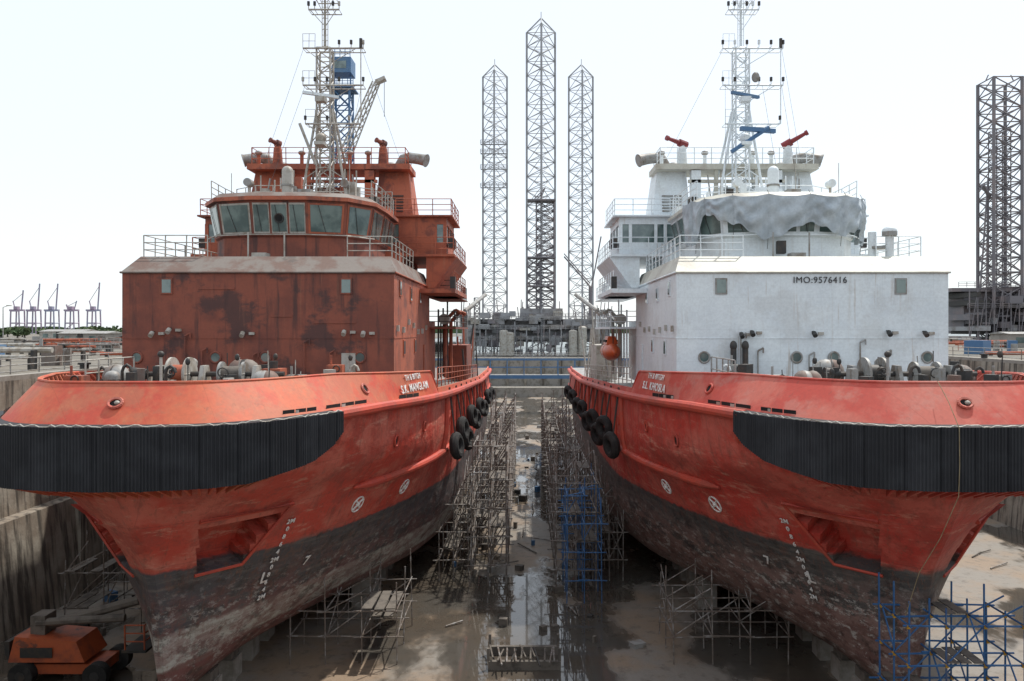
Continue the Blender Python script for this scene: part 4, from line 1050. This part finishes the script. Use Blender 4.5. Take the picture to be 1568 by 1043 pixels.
# ---------------------------------------------------------------- quay clutter, lamp
random.seed(5)
def shed(x,y,w,d,h,k):
    mb=MB(); z=QUAY
    mb.box(x,x+w,y,y+d,z,z+h,k); mb.hexa([(x-.3,y-.3,z+h),(x+w+.3,y-.3,z+h),(x+w+.3,y+d+.3,z+h),(x-.3,y+d+.3,z+h),(x-.3,y+d/2-.05,z+h+w*.05),(x+w+.3,y+d/2-.05,z+h+w*.05),(x+w+.3,y+d/2+.05,z+h+w*.05),(x-.3,y+d/2+.05,z+h+w*.05)],'grey')
    for q in range(int(w/2.5)): mb.box(x+.8+q*2.5,x+2+q*2.5,y-.05,y,z+h*.35,z+h*.75,'glass')
    mb.box(x+w*.4,x+w*.4+1,y-.08,y-.01,z+.02,z+min(h-.1,2.1),'dark'); mb.obj('storage_shed')
shed(-88,150,9,6,1.9,'beige'); shed(-116,190,10,8,2.2,'pale'); shed(70,115,6,5,2.0,'beige')
for x,y in ((-84,128),(-140,210)):
    mb=MB(); mb.cyl((x,y,QUAY),(x,y,QUAY+6.2),.1,'grey',8,r2=.06); mb.path([(x,y,QUAY+6.2),(x+.9,y,QUAY+6.5)],.05,'grey'); mb.box(x+.6,x+1.3,y-.15,y+.15,QUAY+6.4,QUAY+6.55,'pale'); mb.obj('street_lamp')
for side in (-1,1):
    mb=MB()
    xe=XL-3.2 if side<0 else XR+3.2
    mb.rail([(xe,20,QUAY),(xe,170,QUAY)],'grey',1.05,2.5,.03); mb.obj('quay_railing')
    mb=MB()
    for i in range(260):
        y=random.uniform(42,170); x=xe+side*random.uniform(1.5,75)
        t=random.random()
        if t<.4: w=random.uniform(.4,2.0); mb.box(x,x+w,y,y+w,QUAY,QUAY+random.uniform(.3,1.5),random.choice(['dark','grey','plank','pale','bluep','orange','scaf','rustroof']),random.random()*3)
        elif t<.7:
            l=random.uniform(3,8); z=QUAY+random.uniform(.2,1.3); mb.cyl((x,y,z),(x+l,y+random.uniform(-2,2),z),random.uniform(.05,.22),random.choice(['grey','pale','scaf','dark','rust2']),8)
            mb.box(x+.5,x+.7,y-.2,y+.2,QUAY,z,'dark'); mb.box(x+l-1,x+l-.8,y-.2,y+.2,QUAY,z,'dark')
        elif t<.85: mb.cyl((x,y,QUAY),(x,y,QUAY+random.uniform(.6,2.4)),random.uniform(.04,.35),random.choice(['grey','pale','scaf']),8)
        else: mb.rail([(x,y,QUAY),(x+random.uniform(2,6),y,QUAY)],random.choice(['pale','grey','orange']),1.1,1,.03)
    for y in np.arange(30,170,9):
        x=xe+side*-.9; mb.cyl((x,y,QUAY),(x,y,QUAY+.5),.25,'dark',10); mb.cyl((x,y,QUAY+.5),(x,y,QUAY+.62),.36,'dark',10)
    mb.obj('quay_equipment')

# ---------------------------------------------------------------- light, sky, camera
el,az=R(60),R(42)
w=bpy.data.worlds.new('World'); scene.world=w; w.use_nodes=True; nt=w.node_tree
bg=nt.nodes['Background']; sky=nt.nodes.new('ShaderNodeTexSky'); sky.sky_type='NISHITA'; sky.sun_disc=False
sky.sun_elevation=el; sky.sun_rotation=az; sky.dust_density=1.; sky.air_density=1.; sky.ozone_density=1.
mx=nt.nodes.new('ShaderNodeMix'); mx.data_type='RGBA'; mx.inputs[0].default_value=.72
nt.links.new(sky.outputs[0],mx.inputs[6]); mx.inputs[7].default_value=(7.7,8.15,8.5,1)
nt.links.new(mx.outputs[2],bg.inputs[0]); bg.inputs[1].default_value=.15
sd=bpy.data.lights.new('sun','SUN'); sd.energy=4.3; sd.angle=R(1.2); sd.color=(1,.95,.87)
so=bpy.data.objects.new('sun',sd); scene.collection.objects.link(so)
v=Vector((math.sin(az)*math.cos(el),math.cos(az)*math.cos(el),math.sin(el))); so.rotation_euler=v.to_track_quat('Z','Y').to_euler()
cd=bpy.data.cameras.new('camera'); cam=bpy.data.objects.new('camera',cd); scene.collection.objects.link(cam)
cam.location=(0,0,0); cam.rotation_euler=(R(90),0,0); cd.sensor_width=36; cd.lens=28.0
cd.shift_x=-21/1568; cd.shift_y=-16.5/1568; cd.clip_end=20000; cd.clip_start=.1
scene.camera=cam
scene.view_settings.view_transform='Standard'; scene.view_settings.look='None'; scene.view_settings.exposure=0
